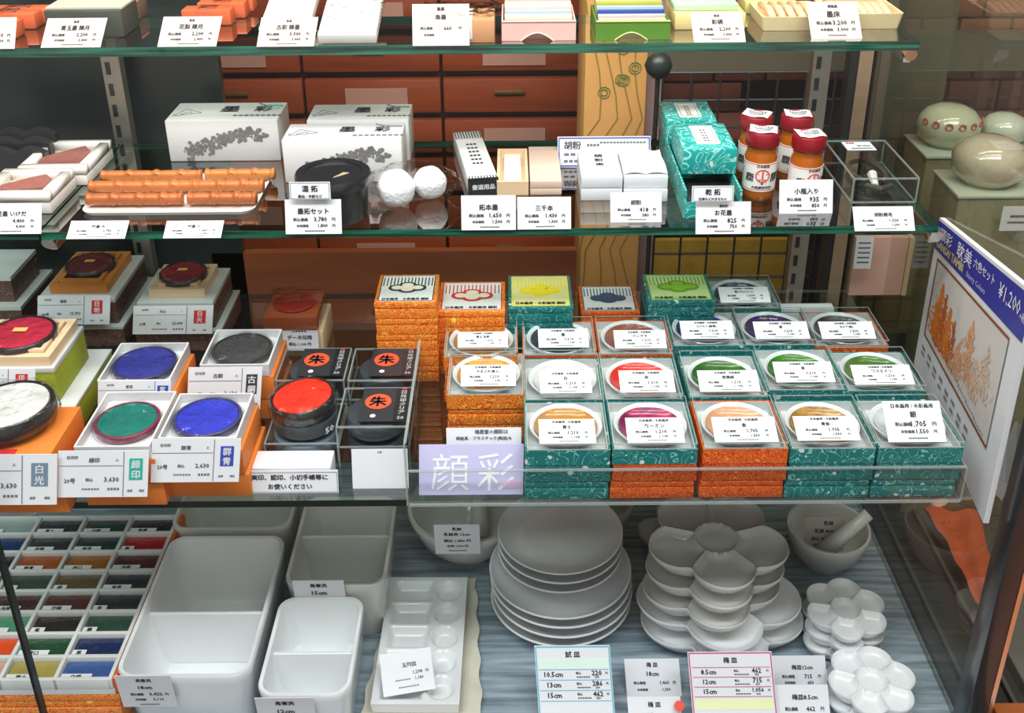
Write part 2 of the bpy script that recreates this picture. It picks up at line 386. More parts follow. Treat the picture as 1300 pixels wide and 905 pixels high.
# neighbour counter, seen through the side glass
nb = thing('wooden_counter', 'orange brown wooden counter outside the case beyond the black corner post', 'counter', (.75, .9, 0))
part('counter_body', box(-.275, .5, -.6, -.14, 0, ZB + .02, .004), wood('orange_brown_wood', (.30, .085, .02), (.44, .14, .04), (3, 30, 3), .35), nb)
nc = thing('side_platform', 'dark grey green stone platform seen through the right glass wall', 'platform', (.9, 1.15, 0))
part('platform_body', box(-.37, .6, -.36, .26, 0, ZB, .004), GREYW, nc)
# orange cloth on the platform
def cloth_mesh():
    bm = bmesh.new(); g = []
    P4 = [at(1172, 652, ZB + .004), at(1240, 655, ZB + .004), at(1285, 800, ZB + .004), at(1258, 800, ZB + .004)]
    for i in range(15):
        row = []
        for j in range(11):
            s, t = j / 10, i / 14
            p = (P4[0] * (1 - s) + P4[1] * s) * (1 - t) + (P4[3] * (1 - s) + P4[2] * s) * t
            row.append(bm.verts.new(p + Vector((0, 0, .010 * (math.sin(9 * s + 5 * t) * .5 + .5) + .006 * (math.sin(23 * t + 4 * s) * .5 + .5)))))
        g.append(row)
    for i in range(14):
        for j in range(10): bm.faces.new((g[i][j], g[i + 1][j], g[i + 1][j + 1], g[i][j + 1]))
    return smooth(bm, 180)
tag(part('orange_cloth', cloth_mesh(), mat('orange_red_cloth', (.62, .10, .02), .8, bump=.5, scale=250)), 'crumpled orange red cloth lying on the grey platform at lower right', 'cloth')

# uprights with slots
def upright(u, v, lab):
    p = aty(u, v, 1.145); T = thing('slotted_upright', lab, 'upright', (p.x, 1.145, ZB), group='slotted shelf uprights')
    part('rail', box(-.010, .010, 0, .015, 0, 1.1), STEEL, T)
    bm = bmesh.new()
    for i in range(44): bx(bm, -.006, -.001, -.0008, 0, .02 + i * .0245, .034 + i * .0245)
    part('slots', bm, BLACK, T, label='column of dark slots', kind='stuff')
    return p.x
XL = upright(152, 150, 'slotted steel upright behind the shelves, left of the ink painting boxes')
XR = upright(1028, 210, 'slotted steel upright behind the shelves, right of the glue jars')
# glass shelves
def glass_shelf(lab, x0, x1, y0, y1, z, th, edge, brk):
    T = thing('glass_shelf', lab, 'glass shelf', ((x0 + x1) / 2, y0, z - th))
    W = (x1 - x0) / 2
    bm = bmesh.new(); fs = bx(bm, -W, W, 0, y1 - y0, 0, th)
    me = bpy.data.meshes.new('slab')
    for i, f in enumerate(fs): f.material_index = 0 if i < 2 else 1
    bm.to_mesh(me); bm.free(); me.materials.append(SHELFG); me.materials.append(edge)
    part('slab', me, None, T)
    for bxx in brk:
        bm = bmesh.new(); bx(bm, bxx - .004, bxx + .004, .012, 1.14 - y0, -.016, -.001, .001); tube(bm, [(bxx, .012, -.004), (bxx, .004, -.006)], .0065, 10)
        o = part('bracket', bm, CHROME, T); o.location.x = -(x0 + x1) / 2
YT0, YM0, YL0 = at(650, 56, ZT).y, at(650, 290, ZM).y, at(300, 636, ZL).y
glass_shelf('top glass shelf with green edge carrying ink sticks and wooden trays', -1.05, aty(1167, 60, YT0).x, YT0, 1.135, ZT, .0095, EDGEG, (-.53, .395))
glass_shelf('middle glass shelf with dark green edge carrying the jars and white boxes', aty(52, 300, YM0).x, aty(1190, 296, YM0).x, YM0, 1.135, ZM, .008, EDGEG, (-.437, .40))
glass_shelf('short glass shelf at far left under two white slab boxes', -1.05, aty(50, 300, YM0).x - .001, YM0, 1.135, ZM, .008, EDGEG, (-.9,))
XT = at(521, 637, ZL).x - .003
glass_shelf('lowest glass shelf with black edge carrying the ink pads', -1.05, XT, YL0, 1.135, ZL, .007, DEDGE, (-.437,))
glass_shelf('lowest right glass shelf with thin pale edge under the acrylic tray', XT + .0005, .405, YL0 - .002, 1.135, ZL, .0035, ACED, (.38,))
# clear acrylic tray under the paint boxes
TZ = ZL + .003
def tray():
    x0 = at(521, 637, ZL).x; x1 = at(1216, 634, ZL).x; y0 = YL0 - .006; y1 = 1.12; hh = .036
    T = thing('acrylic_tray', 'long clear acrylic tray holding the paint boxes', 'tray', ((x0 + x1) / 2, y0, ZL + .0002)); W = (x1 - x0) / 2
    part('tray_floor', box(-W, W, 0, y1 - y0, .0002, .003), ACRY, T)
    part('front_lip', box(-W, W, -.0025, 0, .0002, hh), ACRY, T)
    part('side_wall', box(-W - .0025, -W, 0, .17, 0.0002, .065), ACRY, T)
    bm = bmesh.new()
    bx(bm, -W, W, -.0027, .0002, hh, hh + .0012); bx(bm, -W, W, -.0040, -.0026, .0001, .0025)
    bx(bm, -W - .0027, -W - .0001, 0, .17, .065, .0657); bx(bm, -W - .0027, -W - .001, -.0027, -.0001, 0.0002, .065)
    bx(bm, W, W + .0015, -.0027, .06, 0, hh)
    part('polished_edge', bm, ACED, T, label='frosted light polished edges')
tray()
# ---- background behind the shelves
def bookcase():
    T = thing('drawer_chest', 'red brown wooden chest of shallow drawers behind the shelves', 'drawer chest', (-.15, 1.62, 0))
    xa = aty(212, 130, 1.62).x; xb = aty(736, 130, 1.62).x; z1 = aty(500, 40, 1.62).z + .15; z0 = aty(500, 215, 1.62).z - .25
    part('carcass', box(xa + .15, xb + .15, .02, .35, 0, z1), mat('dark_brown_wood', (.05, .014, .008), .4), T)
    k = 0; z = z0
    while z < z1 - .03:
        for c in range(3):
            w3 = (xb - xa) / 3; a = xa + .15 + c * w3
            d = part('drawer', box(a + .002, a + w3 - .002, 0, .02, z + .006, z + .062, .003), DRAWW, T)
            if (k + c) % 2 == 0:
                part('label_plate', box(a + w3 * .3, a + w3 * .75, -.002, -.0002, z + .016, z + .048), mat('pinkish_label', (.42, .22, .16), .5), d)
            else:
                part('drawer_handle', box(a + w3 * .38, a + w3 * .6, -.006, -.0002, z + .038, z + .044, .001), mat('old_brass', (.25, .16, .05), .35, metal=.7), d)
        z += .068; k += 1
bookcase()
def column():
    y = 1.36; a = aty(737, 200, y).x; b = aty(817, 200, y).x
    T = thing('paper_wrapped_pillar', 'tan pillar wrapped in vine-printed paper behind the shelves', 'pillar', ((a + b) / 2, y, 0)); W = (b - a) / 2
    part('pillar_body', box(-W, W, 0, .10, 0, 1.9, .004), TANW, T)
    bm = bmesh.new(); z0 = aty(770, 640, y).z; z1 = 1.6
    rnd = random.Random(3)
    for k in range(5):
        x = -W * .9 + k * W * .45; pts = []
        for i in range(40):
            z = z0 + (z1 - z0) * i / 39; pts.append((max(-W * .96, min(W * .96, x - (i - 20) * .0035 % .02 + .006 * math.sin(i * .9 + k))), -.001, z))
        tube(bm, pts, .0007, 4)
    part('vine_print', bm, mat('olive_print', (.30, .24, .05), .6), T)
    bm = bmesh.new()
    for i in range(26):
        x = rnd.uniform(-W * .8, W * .8); z = rnd.uniform(1.0, 1.5)
        for rr_ in (.008, .0045): tube(bm, [(x + rr_ * math.cos(q * .7), -.001, z + rr_ * math.sin(q * .7)) for q in range(9)], .0007, 4, True)
    part('spiral_print', bm, mat('green_print', (.16, .22, .04), .6), T)
    part('pillar_side', box(W + .001, W + .022, .02, .10, 0, 1.9), mat('mauve_board', (.30, .19, .18), .5), T)
column()
def wire_grid():
    y = 1.30; T = thing('wire_grid_panel', 'black wire grid panel behind the shelves at right', 'grid panel', (0, y, 0))
    x0 = aty(836, 200, y).x; x1 = aty(1085, 200, y).x; z1 = aty(900, 93, y).z; z0 = .66
    n = 0; x = x0
    while x <= x1 + .001: part('wire', cached(('vwire', round(z1 - z0, 3)), lambda: tube(bmesh.new(), [(0, 0, 0), (0, 0, z1 - z0)], .0016, 6)), DARK, T, (x, 0, z0)); x += .0365
    z = z1
    while z > z0: part('wire', cached(('hwire', round(x1 - x0, 3)), lambda: tube(bmesh.new(), [(0, 0, 0), (x1 - x0, 0, 0)], .0016, 6)), DARK, T, (x0, .0032, z)); z -= .0365
    y2 = 1.42
    TILE = wood('terracotta_tile', (.15, .035, .015), (.26, .08, .04), (6, 6, 6), .5)
    bw = struct(part('wall_tile_back', box(.17, 1.5, y2 + .02, y2 + .03, 0, 1.9), mat('dark_mortar', (.02, .016, .014), .8)))
    z = aty(900, 300, y2).z; me = cached(('tile',), lambda: box(-.034, .034, 0, .018, 0, .040, .002))
    for r_ in range(9):
        for c in range(18):
            if (r_, c) in ((3, 2), (3, 3), (4, 3), (3, 4), (4, 4), (4, 2)): continue
            part('tile', me, TILE, bw, (.215 + c * .0715 + (r_ % 2) * .03, y2 + random.uniform(0, .003), z + r_ * .0435 + .02))
    yl = mat('ochre_board', (.42, .25, .03), .5, var=.3)
    struct(part('wall_ochre_panel', box(.18, .40, 1.385, 1.395, .4, aty(900, 305, 1.385).z), yl))
wire_grid()
struct(part('trim_9', box(aty(845, 80, 1.35).x, 1.6, 1.35, 1.37, aty(1000, 92, 1.35).z, aty(1000, 45, 1.35).z), mat('olive_brown_beam', (.10, .085, .055), .4)))
struct(part('trim_10', box(aty(1128, 80, 1.3).x, aty(1205, 80, 1.3).x, 1.30, 1.33, .56, 1.9), mat('olive_panel', (.09, .085, .05), .35, var=.3, scale=6)))
pk = aty(840, 92, 1.22)
T = thing('hanging_knob', 'round dark knob on a thin black rod beside the wire grid', 'knob', (pk.x, 1.25, pk.z - .20))
part('rod', tube(bmesh.new(), [(0, 0, -.25), (0, 0, .185)], .003, 8), DARK, T)
part('ball', lathe([(0, -.017), (.008, -.015), (.014, -.009), (.017, 0), (.014, .009), (.008, .015), (0, .017)], 20), mat('dark_green_plastic', (.02, .03, .025), .35), T, (0, 0, .20))
# dark vertical frames behind the right end
for i, (u0, u1, mm) in enumerate(((1070, 1079, DARK), (1081, 1098, wood('pale_brown_post', (.30, .20, .12), (.42, .30, .2))), (1100, 1106, DARK), (1108, 1122, GREYW))):
    a = aty(u0, 150, 1.25).x; b = aty(u1, 150, 1.25).x
    struct(part('trim_%d' % (i + 5), box(a, b, 1.25, 1.27, .3, 1.75), mm))
# marbled pink board with cards, under the middle shelf at right
def pinkboard():
    a = aty(1062, 400, 1.15); b = aty(1142, 300, 1.15)
    T = thing('marbled_board', 'pink marbled board standing behind the back row of paint boxes', 'board', ((a.x + b.x) / 2, 1.12, ZL)); W = (b.x - a.x) / 2
    part('board', box(-W, W, 0, .008, .0005, aty(1100, 302, 1.12).z - ZL), wood('pink_marble_paper', (.62, .32, .26), (.80, .52, .42), (10, 10, 10), .5), T)
    part('board_edge', box(W + .0005, W + .006, -.002, .01, .0005, aty(1100, 302, 1.12).z - ZL), BEIGEW, T)
pinkboard()
T = card(1083, 1105, 341, 300, 0, 'small grey leaflet hanging in front of the pink marbled board', [('#marks', 0, .8 - i * .15, .05, 'c', .7) for i in range(5)], tilt=4, y=1.10, paper=SHADEP, name='leaflet', cat='leaflet')
# ================================================================== helpers for boxy things
def solve_z(u, v, y):
    d = ray(u, v); return CAM_H + d.z * y / d.y
def block(uL, uR, vB, vTF, vTR, z):
    """front bottom edge pixels on height z, front top and rear top rows -> x0,x1,y0,y1,ztop"""
    um = (uL + uR) / 2; a = at(uL, vB, z); b = at(uR, vB, z); y0 = at(um, vB, z).y
    zt = solve_z(um, vTF, y0); y1 = at(um, vTR, zt).y
    return a.x, b.x, y0, y1, zt
def topframe(uL, uR, vF, vR, zt):
    um = (uL + uR) / 2; return at(uL, vF, zt).x, at(uR, vF, zt).x, at(um, vF, zt).y, at(um, vR, zt).y
def text_on_top(T, s, W, D, z, lines, m, name='lettering'):
    """lines in units of the box: x,y in [-.5,.5] of W,D ; drawn on the top face; y from front to back"""
    L = [tuple([l[0], l[1] * W, l[2] * D, l[3] * D] + [l[4] if len(l) > 4 else 'c', (l[5] * W) if len(l) > 5 and l[5] else None] + list(l[6:])) for l in lines]
    return part(name, letters(L, lambda x, y: (x, D / 2 + y, z + .0004)), m, T, kind='stuff')
def text_on_front(T, W, H, lines, m, name='lettering', y=-.0004):
    L = [tuple([l[0], l[1] * W, l[2] * H, l[3] * H] + [l[4] if len(l) > 4 else 'c', (l[5] * W) if len(l) > 5 and l[5] else None] + list(l[6:])) for l in lines]
    return part(name, letters(L, lambda x, z: (x, y, z)), m, T)
def clear_case(T, W, D, H, z0=0, th=.0012, name='clear_case', bottom=False, open_top=False):
    bm = bmesh.new()
    bx(bm, -W / 2, W / 2, 0, th, z0, z0 + H); bx(bm, -W / 2, W / 2, D - th, D, z0, z0 + H)
    bx(bm, -W / 2, -W / 2 + th, th, D - th, z0, z0 + H); bx(bm, W / 2 - th, W / 2, th, D - th, z0, z0 + H)
    if not open_top: bx(bm, -W / 2 + th, W / 2 - th, th, D - th, z0 + H - th, z0 + H)
    if bottom: bx(bm, -W / 2 + th, W / 2 - th, th, D - th, z0, z0 + th)
    o = part(name, bm, ACRY, T)
    bm = bmesh.new(); e = .0007; a, b = W / 2, D
    for z in ((z0 + H,) if not bottom else (z0 + H, z0)):
        bx(bm, -a, a, -e, e, z - e, z + e); bx(bm, -a, a, b - e, b + e, z - e, z + e); bx(bm, -a - e, -a + e, 0, b, z - e, z + e); bx(bm, a - e, a + e, 0, b, z - e, z + e)
    for x in (-a, a):
        for y in (0, b): bx(bm, x - e, x + e, y - e, y + e, z0, z0 + H)
    part('case_edge', bm, ACED, o, label='frosted light edge')
    return o
# ================================================================== MIDDLE SHELF
INKBOX = mat('white_glossy_carton', (.78, .77, .75), .35, var=.02)
def ink_box(uL, uR, vB, vTF, vTR, lab, D=None, h=None):
    x0, x1, y0, y1, zt = block(uL, uR, vB, vTF, vTR, ZM)
    if h: zt = ZM + h
    if D: y1 = y0 + D
    W, H, D = x1 - x0, zt - ZM, y1 - y0
    T = thing('painting_box', lab, 'box', ((x0 + x1) / 2, y0, ZM + .0003))
    part('carton', box(-W / 2, W / 2, 0, D, 0, H, .0012), INKBOX, T)
    text_on_top(T, '', W, D, H, [('墨', 0.02, .12, .30), ('彩', .32, .12, .30), ('#marks', .3, -.25, .07, 'c', .45), ('#rect', -.46, -.15, .03, 'c', .01)], GREYINK)
    bm = bmesh.new(); tube(bm, [(-W * .46, D * .25, H), (-W * .22, D * .42, H), (-W * .38, D * .62, H)], .0006, 4, True)
    tube(bm, [(-W * .40, D * .33, H), (-W * .33, D * .48, H), (-W * .3, D * .38, H)], .0006, 4)
    tube(bm, [(W * .25, D * .92, H), (W * .33, D * .80, H), (W * .48, D * .78, H)], .0012, 4)
    part('brush_mark', bm, GREYINK, T, kind='stuff')
    # blossom cluster in ink wash: printed blobs
    rnd = random.Random(11); V = []; F = []
    for i in range(230):
        s = rnd.random(); cx = (-.32 + .66 * s + rnd.gauss(0, .03)) * W; cz = (.42 + .25 * math.sin(s * 3.0 - .9) + rnd.gauss(0, .085)) * H
        r_ = rnd.uniform(.0008, .0030); b = len(V)
        for q in range(6): V.append((cx + r_ * math.cos(q * 1.047), -.0003 - .000002 * i, min(H * .95, max(.001, cz + r_ * math.sin(q * 1.047)))))
        F.append(tuple(range(b, b + 6)))
    me = bpy.data.meshes.new('d'); me.from_pydata(V, [], F); part('ink_blossoms', me, mat('grey_ink_wash', (.22, .21, .20), .6, var=.9, scale=500), T)
    return T, W, D, H
T1, W1, D1, H1 = ink_box(217, 357, 205, 153, 127, 'white ink painting box with green sticker, alone behind the bamboo ink sticks', D=.060)
text_on_top(T1, '', W1, D1, H1, [('#rect', .40, .25, .3, 'c', .12)], mat('mint_sticker', (.35, .72, .58), .5), 'green_sticker')
HB = H1
T2, *_ = ink_box(394, 521, 205, 153, 127, 'white ink painting box at the rear of the pair behind the black tub', D=.054, h=HB)
T3, *_ = ink_box(363, 512, 232, 180, 150, 'white ink painting box at the front of the pair behind the black tub', D=.050, h=HB)
# slab boxes
BRICK = mat('brown_red_stone', (.33, .12, .10), .6, bump=.6, scale=180, var=.25)
IVORY = mat('ivory_board', (.80, .76, .70), .5, var=.02)
def slab_box(uL, uR, vB, vTF, vTR, lab):
    x0, x1, y0, y1, zt = block(uL, uR, vB, vTF, vTR, ZM); W, H, D = x1 - x0, zt - ZM, y1 - y0
    T = thing('slab_box', lab, 'box', ((x0 + x1) / 2, y0, ZM + .0003)); t = .009
    bm = bmesh.new(); bx(bm, -W / 2, W / 2, 0, D, 0, H * .55, .001)
    for a in ((-W / 2, W / 2, 0, t), (-W / 2, W / 2, D - t, D), (-W / 2, -W / 2 + t, t, D - t), (W / 2 - t, W / 2, t, D - t)): bx(bm, a[0], a[1], a[2], a[3], H * .55, H)
    part('tray', smooth(bm), IVORY, T)
    bm = bmesh.new(); n = 9
    pts = [(-.33, .28), (-.1, .24), (.32, .30), (.34, .62), (.18, .80), (.0, .72), (-.2, .6), (-.34, .42)]
    lo = [bm.verts.new((x * W, y * D, H * .56)) for x, y in pts]; hi = [bm.verts.new((x * W * .97, y * D, H * .9 + .001 * math.sin(9 * x))) for x, y in pts]
    loft(bm, [lo, hi]); part('stone_slab', bm, BRICK, T)
slab_box(-24, 66, 272, 246, 214, 'white box with a brown stone slab, front one at the far left')
slab_box(28, 112, 236, 212, 178, 'white box with a brown stone slab, rear one at the far left')
# black scalloped brush rest
def rest():
    p = at(10, 232, ZM); T = thing('brush_rest', 'black scalloped brush rest behind the far left white slab boxes', 'brush rest', (p.x, p.y + .03, ZM + .0003))
    for k in range(3):
        bm = bmesh.new(); n = 30; top = []; W = .10
        for i in range(n + 1):
            x = -W / 2 + W * i / n; top.append((x, .020 + .006 * abs(math.cos(x * 95))))
        f = [bm.verts.new((x, 0, z)) for x, z in top] + [bm.verts.new((W / 2, 0, 0)), bm.verts.new((-W / 2, 0, 0))]
        b = [bm.verts.new((v.co.x, .010, v.co.z)) for v in f]; bm.faces.new(f); bm.faces.new(b[::-1])
        for i in range(len(f)): bm.faces.new((f[i], b[i], b[(i + 1) % len(f)], f[(i + 1) % len(f)]))
        bmesh.ops.recalc_face_normals(bm, faces=bm.faces)
        part('scalloped_bar', bm, mat('dull_black_metal', (.035, .032, .035), .35), T, (-.02 + .0, k * .016, .005 * k))
rest()
# bamboo tray and six bamboo shaped ink sticks
def bamboo():
    a = at(100, 275, ZM); b = at(322, 273, ZM); c = at(235, 221, ZM + .003)
    W = b.x - a.x; D = c.y - a.y; bm = bmesh.new()
    l = [rr_loop(bm, W * .97, D * .97, .012, 0, cy=D / 2), rr_loop(bm, W, D, .014, .0035, cy=D / 2), rr_loop(bm, W * .98, D * .97, .012, .0035, cy=D / 2), rr_loop(bm, W * .96, D * .95, .012, .002, cy=D / 2)]
    loft(bm, l)
    T = thing('stick_tray', 'beige rounded tray under the six bamboo shaped ink sticks', 'tray', ((a.x + b.x) / 2, a.y, ZM + .0003)); part('tray_body', bm, IVORY, T)
    cols = [(.52, .14, .03), (.60, .18, .035), (.66, .22, .04)]; ms = [wood('amber_stick_%d' % i, tuple(v * .62 for v in cc), cc, (6, 12, 12), .35) for i, cc in enumerate(cols)]
    S = [(112, 232, 258, .0066, 0, 'front left'), (115, 248, 242, .0066, 1, 'middle left'), (130, 256, 227, .0058, 1, 'rear left'), (240, 326, 257, .0066, 0, 'front right'), (247, 335, 241, .0066, 1, 'middle right'), (262, 349, 226, .0062, 2, 'rear right')]
    for k, (u0, u1, v, r_, mi, w_) in enumerate(S):
        p = at(u0, v, ZM + .0065); q = at(u1, v, ZM + .0065); L = q.x - p.x
        T = thing('bamboo_ink_stick', 'orange brown bamboo shaped ink stick, %s of six on the beige tray' % w_, 'ink stick', (p.x, p.y, ZM + .0045 + r_), group='bamboo ink sticks')
        pts = []; nodes = [0, .28, .55, .80, 1] if L > .075 else [0, .38, .72, 1]
        rs = []; N = 48; line = []
        for i in range(N + 1):
            t = i / N; d = min(abs(t - n_) * L for n_ in nodes); rr_ = r_ * (.86 + .24 * math.exp(-(d / .0022) ** 2) - .10 * math.exp(-((d - .0045) / .0015) ** 2)); 
            if t in (0, 1): rr_ *= .85
            line.append((t * L, 0, 0)); rs.append(rr_)
        part('stick_body', smooth(tube(bmesh.new(), line, rs, 20), 60), ms[mi], T)
        for n_ in nodes[1:-1] if len(nodes) > 2 else []:
            bm = bmesh.new(); tube(bm, [(n_ * L + .0018 * math.cos(q * .9), -r_ * .88, .001 + .0022 * math.sin(q * .9)) for q in range(7)], .0006, 5, True)
            part('bud', bm, mat('dark_brown_lacquer', (.12, .03, .01), .4), T)
bamboo()
card(-30, 52, 297, 258, ZM, 'price card 4,400 yen before the white slab boxes at far left', plines('紅花墨 いけだ', '4,400', '4,000'))
card(84, 158, 303, 280, ZM, 'flat lying price card before the left half of the bamboo sticks tray', plines('竹墨 大', '2,750', '2,500'), tilt=62)
card(207, 280, 302, 280, ZM, 'flat lying price card before the right half of the bamboo sticks tray', plines('竹墨 小', '1,650', '1,500'), tilt=62)
# black tub
def tub():
    p = at(415, 291, ZM); r_ = .0335; T = thing('ink_tub', 'round black lidded tub behind the wet rubbing cards', 'tub', (p.x + .004, p.y + r_, ZM + .0003))
    part('tub_body', lathe([(0, 0), (r_ * .9, 0), (r_ * .93, .004), (r_ * .97, .033), (r_ * .9, .034), (0, .034)]), BLACK, T)
    L = lathe([(0, .0335), (r_ * 1.06, .0335), (r_ * 1.08, .036), (r_ * 1.08, .042), (r_ * 1.04, .0445), (r_ * .82, .0445), (r_ * .80, .0425), (0, .0425)])
    part('lid', L, BLACK, T)
    bm = bmesh.new()
    for k in range(7):
        a = .3 + k * .12; x = .008 + k * .0012; tube(bm, [(x, -.006 + k * .001, .0426), (x - .006, -.011 + k * .002, .0426)], .0006, 4)
    part('gold_marking', bm, mat('dull_gold', (.35, .26, .12), .5), T)
tub()
card(363, 434, 297, 253, ZM, 'price card 3,780 yen before the black tub', plines('墨拓セット', '3,780', '1,800'), tilt=18)
card(368, 420, 253, 231, 0, 'small title card for wet rubbing propped above the black tub price card', [('湿 拓', 0, .62, .36, 'c', .6), ('画仙・半紙など', 0, .18, .18, 'c', .8), ('#frame', 0, .5, .9, 'c', .94, 0, .02)], tilt=10, y=at(400, 297, ZM).y + .004, name='title_card', cat='title card')
# cotton balls
def cotton():
    T0 = at(525, 262, ZM); bag = thing('plastic_bag', 'crinkled clear plastic bag holding the white cotton balls', 'bag', (T0.x, T0.y + .020, ZM + .0003))
    rnd = random.Random(5); bm = bmesh.new(); bmesh.ops.create_icosphere(bm, subdivisions=4, radius=1)
    for v in bm.verts:
        c = v.co.copy(); n_ = math.sin(c.x * 9 + c.z * 7) * .05 + math.sin(c.y * 11 - c.x * 5) * .04 + math.sin(c.z * 17 + c.x * 13) * .025
        v.co = Vector((c.x * .044 * (1 + n_), c.y * .026 * (1 + n_), max(.0006, .0175 + c.z * .0195 * (1 + n_))))
    part('bag_film', smooth(bm, 180), WRAP, bag)
    for k, (u, v, r_) in enumerate(((503, 240, .0185), (546, 233, .0165))):
        p = at(u, v, ZM + r_); bm = bmesh.new(); bmesh.ops.create_icosphere(bm, subdivisions=4, radius=r_)
        for q in bm.verts: q.co *= 1 + .02 * math.sin(q.co.x * 400) * math.sin(q.co.y * 330) + .015 * math.sin(q.co.z * 500)
        tag(part('cotton_ball', smooth(bm, 180), mat('white_cotton', (.86, .86, .88), .95, bump=.8, scale=300), None, (p.x, p.y, ZM + r_ + .001)), ('larger front left' if k == 0 else 'smaller rear right') + ' white cotton ball in the plastic bag', 'cotton ball', 'cotton balls')
cotton()
# oriented long box between two floor points
def long_box(name, lab, p0, p1, W, H, m, cat, z=ZM, **kw):
    d = p1 - p0; L = math.hypot(d.x, d.y); rz = math.atan2(-d.x, d.y)
    T = thing(name, lab, cat, (p0.x, p0.y, z + .0003), rz); part('carton', box(-W / 2, W / 2, 0, L, 0, H, .0008), m, T); return T, L
p0 = at(614, 247, ZM); p1 = at(592, 166, ZM + .018); p1.z = p0.z; W = .030
T, L = long_box('striped_box', 'long white box with black stripes and black end', p0, p1, W, .017, INKBOX, 'box')
part('black_end', box(-W / 2 - .0003, W / 2 + .0003, -.0006, .002, -.0001, .0172), BLACK, T)
text_on_front(T, W, .017, [('書道用品', 0, .5, .32, 'c', .8)], WHITEINK, 'end_lettering', y=-.0012)
part('stripes', letters([('#rect', (-.45 + i * .1) * W, L * .91, L * .16, 'c', .0012) for i in range(10)] + [('#rect', (-.45 + i * .1) * W, L * .03, L * .05, 'c', .0012) for i in range(10)] + [('#marks', 0, L * (.3 + .08 * i), L * .03, 'c', W * .4, 0, 3) for i in range(6)], lambda x, y: (x, y, .0174)), INK, T, kind='stuff')
# wooden boxes
def wood_box(uL, uR, vB, vTF, vTR, lab, openb, m):
    x0, x1, y0, y1, zt = block(uL, uR, vB, vTF, vTR, ZM); W, H, D = x1 - x0, zt - ZM, y1 - y0
    T = thing('wooden_box', lab, 'box', ((x0 + x1) / 2, y0, ZM + .0003))
    if openb:
        t = .003; bm = bmesh.new(); bx(bm, -W / 2, W / 2, 0, D, 0, H * .5)
        for a in ((-W / 2, W / 2, 0, t), (-W / 2, W / 2, D - t, D), (-W / 2, -W / 2 + t, t, D - t), (W / 2 - t, W / 2, t, D - t)): bx(bm, a[0], a[1], a[2], a[3], H * .5, H)
        part('box_body', bm, m, T); part('inner_slab', box(-W * .28, W * .28, D * .12, D * .9, H * .505, H * .85, .001), WARM, T)
    else:
        part('box_body', box(-W / 2, W / 2, 0, D, 0, H * .45, .0008), m, T); part('lid', box(-W / 2, W / 2, 0, D, H * .47, H, .0008), m, T)
wood_box(631, 671, 248, 231, 189, 'small open pale wooden box with white insert beside the striped box', True, BEIGEW)
wood_box(673, 713, 248, 230, 186, 'closed pinkish wooden box right of the open wooden box', False, PINKW)
card(586, 655, 292, 248, ZM, 'price card standing before the striped box', plines('拓本墨', '1,650', '1,500'), tilt=16)
card(657, 725, 291, 250, ZM, 'price card 1,430 yen before the wooden boxes', plines('三千本', '1,430', '1,300'), tilt=20)
card(708, 826, 212, 173, ZM, 'blue framed wide card for shell white behind the white paint cartons', [('胡粉', -.34, .72, .26, 'c', .2), ('#marks', -.12, .72, .07, 'c', .14, 0, 4), ('#marks', .2, .80, .05, 'c', .5, 0, 14), ('#marks', -.3, .42, .08, 'c', .28, 0, 4), ('#marks', -.33, .2, .08, 'c', .22, 0, 4)], tilt=20, ink=GREYINK, extra=[('blue_frame', [('#frame', 0, .5, .9, 'c', .97, 0, .03)], BLUEINK)], name='framed_card', cat='notice card')
CART = mat('white_paint_carton', (.72, .73, .76), .45, var=.02)
def cartons():
    for k, (uL, uR) in enumerate(((737, 790), (791, 847))):
        x0, x1, y0, y1, zt = block(uL, uR, 255, 224, 192, ZM); W = x1 - x0 - .0006; H = (zt - ZM) / 2 - .0004; D = y1 - y0
        side = 'left' if k == 0 else 'right'
        for q in range(2):
            T = thing('paint_carton', 'white shell paint carton, %s of the %s stack' % (('bottom', 'top')[q], side), 'carton', ((x0 + x1) / 2, y0 - (.003 if q == 0 and k else 0), ZM + .0003 + q * (H + .0006)), group='white shell paint cartons')
            if q == 1 and k == 1:
                part('carton', box(-W / 2, W / 2, 0, D, 0, H, .0008), CART, T)
                bm = bmesh.new(); n = 8; g = [[bm.verts.new((-W / 2 + W * i / n, .004 + (D - .006) * j / n, H + .0008 + .002 * abs(math.sin(i * .8 + j * .5)))) for i in range(n + 1)] for j in range(n + 1)]
                for j in range(n):
                    for i in range(n): bm.faces.new((g[j][i], g[j][i + 1], g[j + 1][i + 1], g[j + 1][i]))
                part('tissue', smooth(bm, 180), mat('thin_tissue', (.80, .77, .76), .7), T)
            else:
                part('carton', box(-W / 2, W / 2, 0, D, 0, H, .0008), CART, T)
                if q == 1: text_on_top(T, '', W, D, H, [('胡', 0, .3, .12), ('粉', 0, .13, .12), ('末', 0, -.04, .12), ('#frame', 0, .12, .55, 'c', .36, 0, .0003)], GREYINK)
cartons()
card(775, 840, 282, 244, ZM, 'price card 418 yen before the white paint cartons', plines('胡粉', '418', '380'), tilt=24)
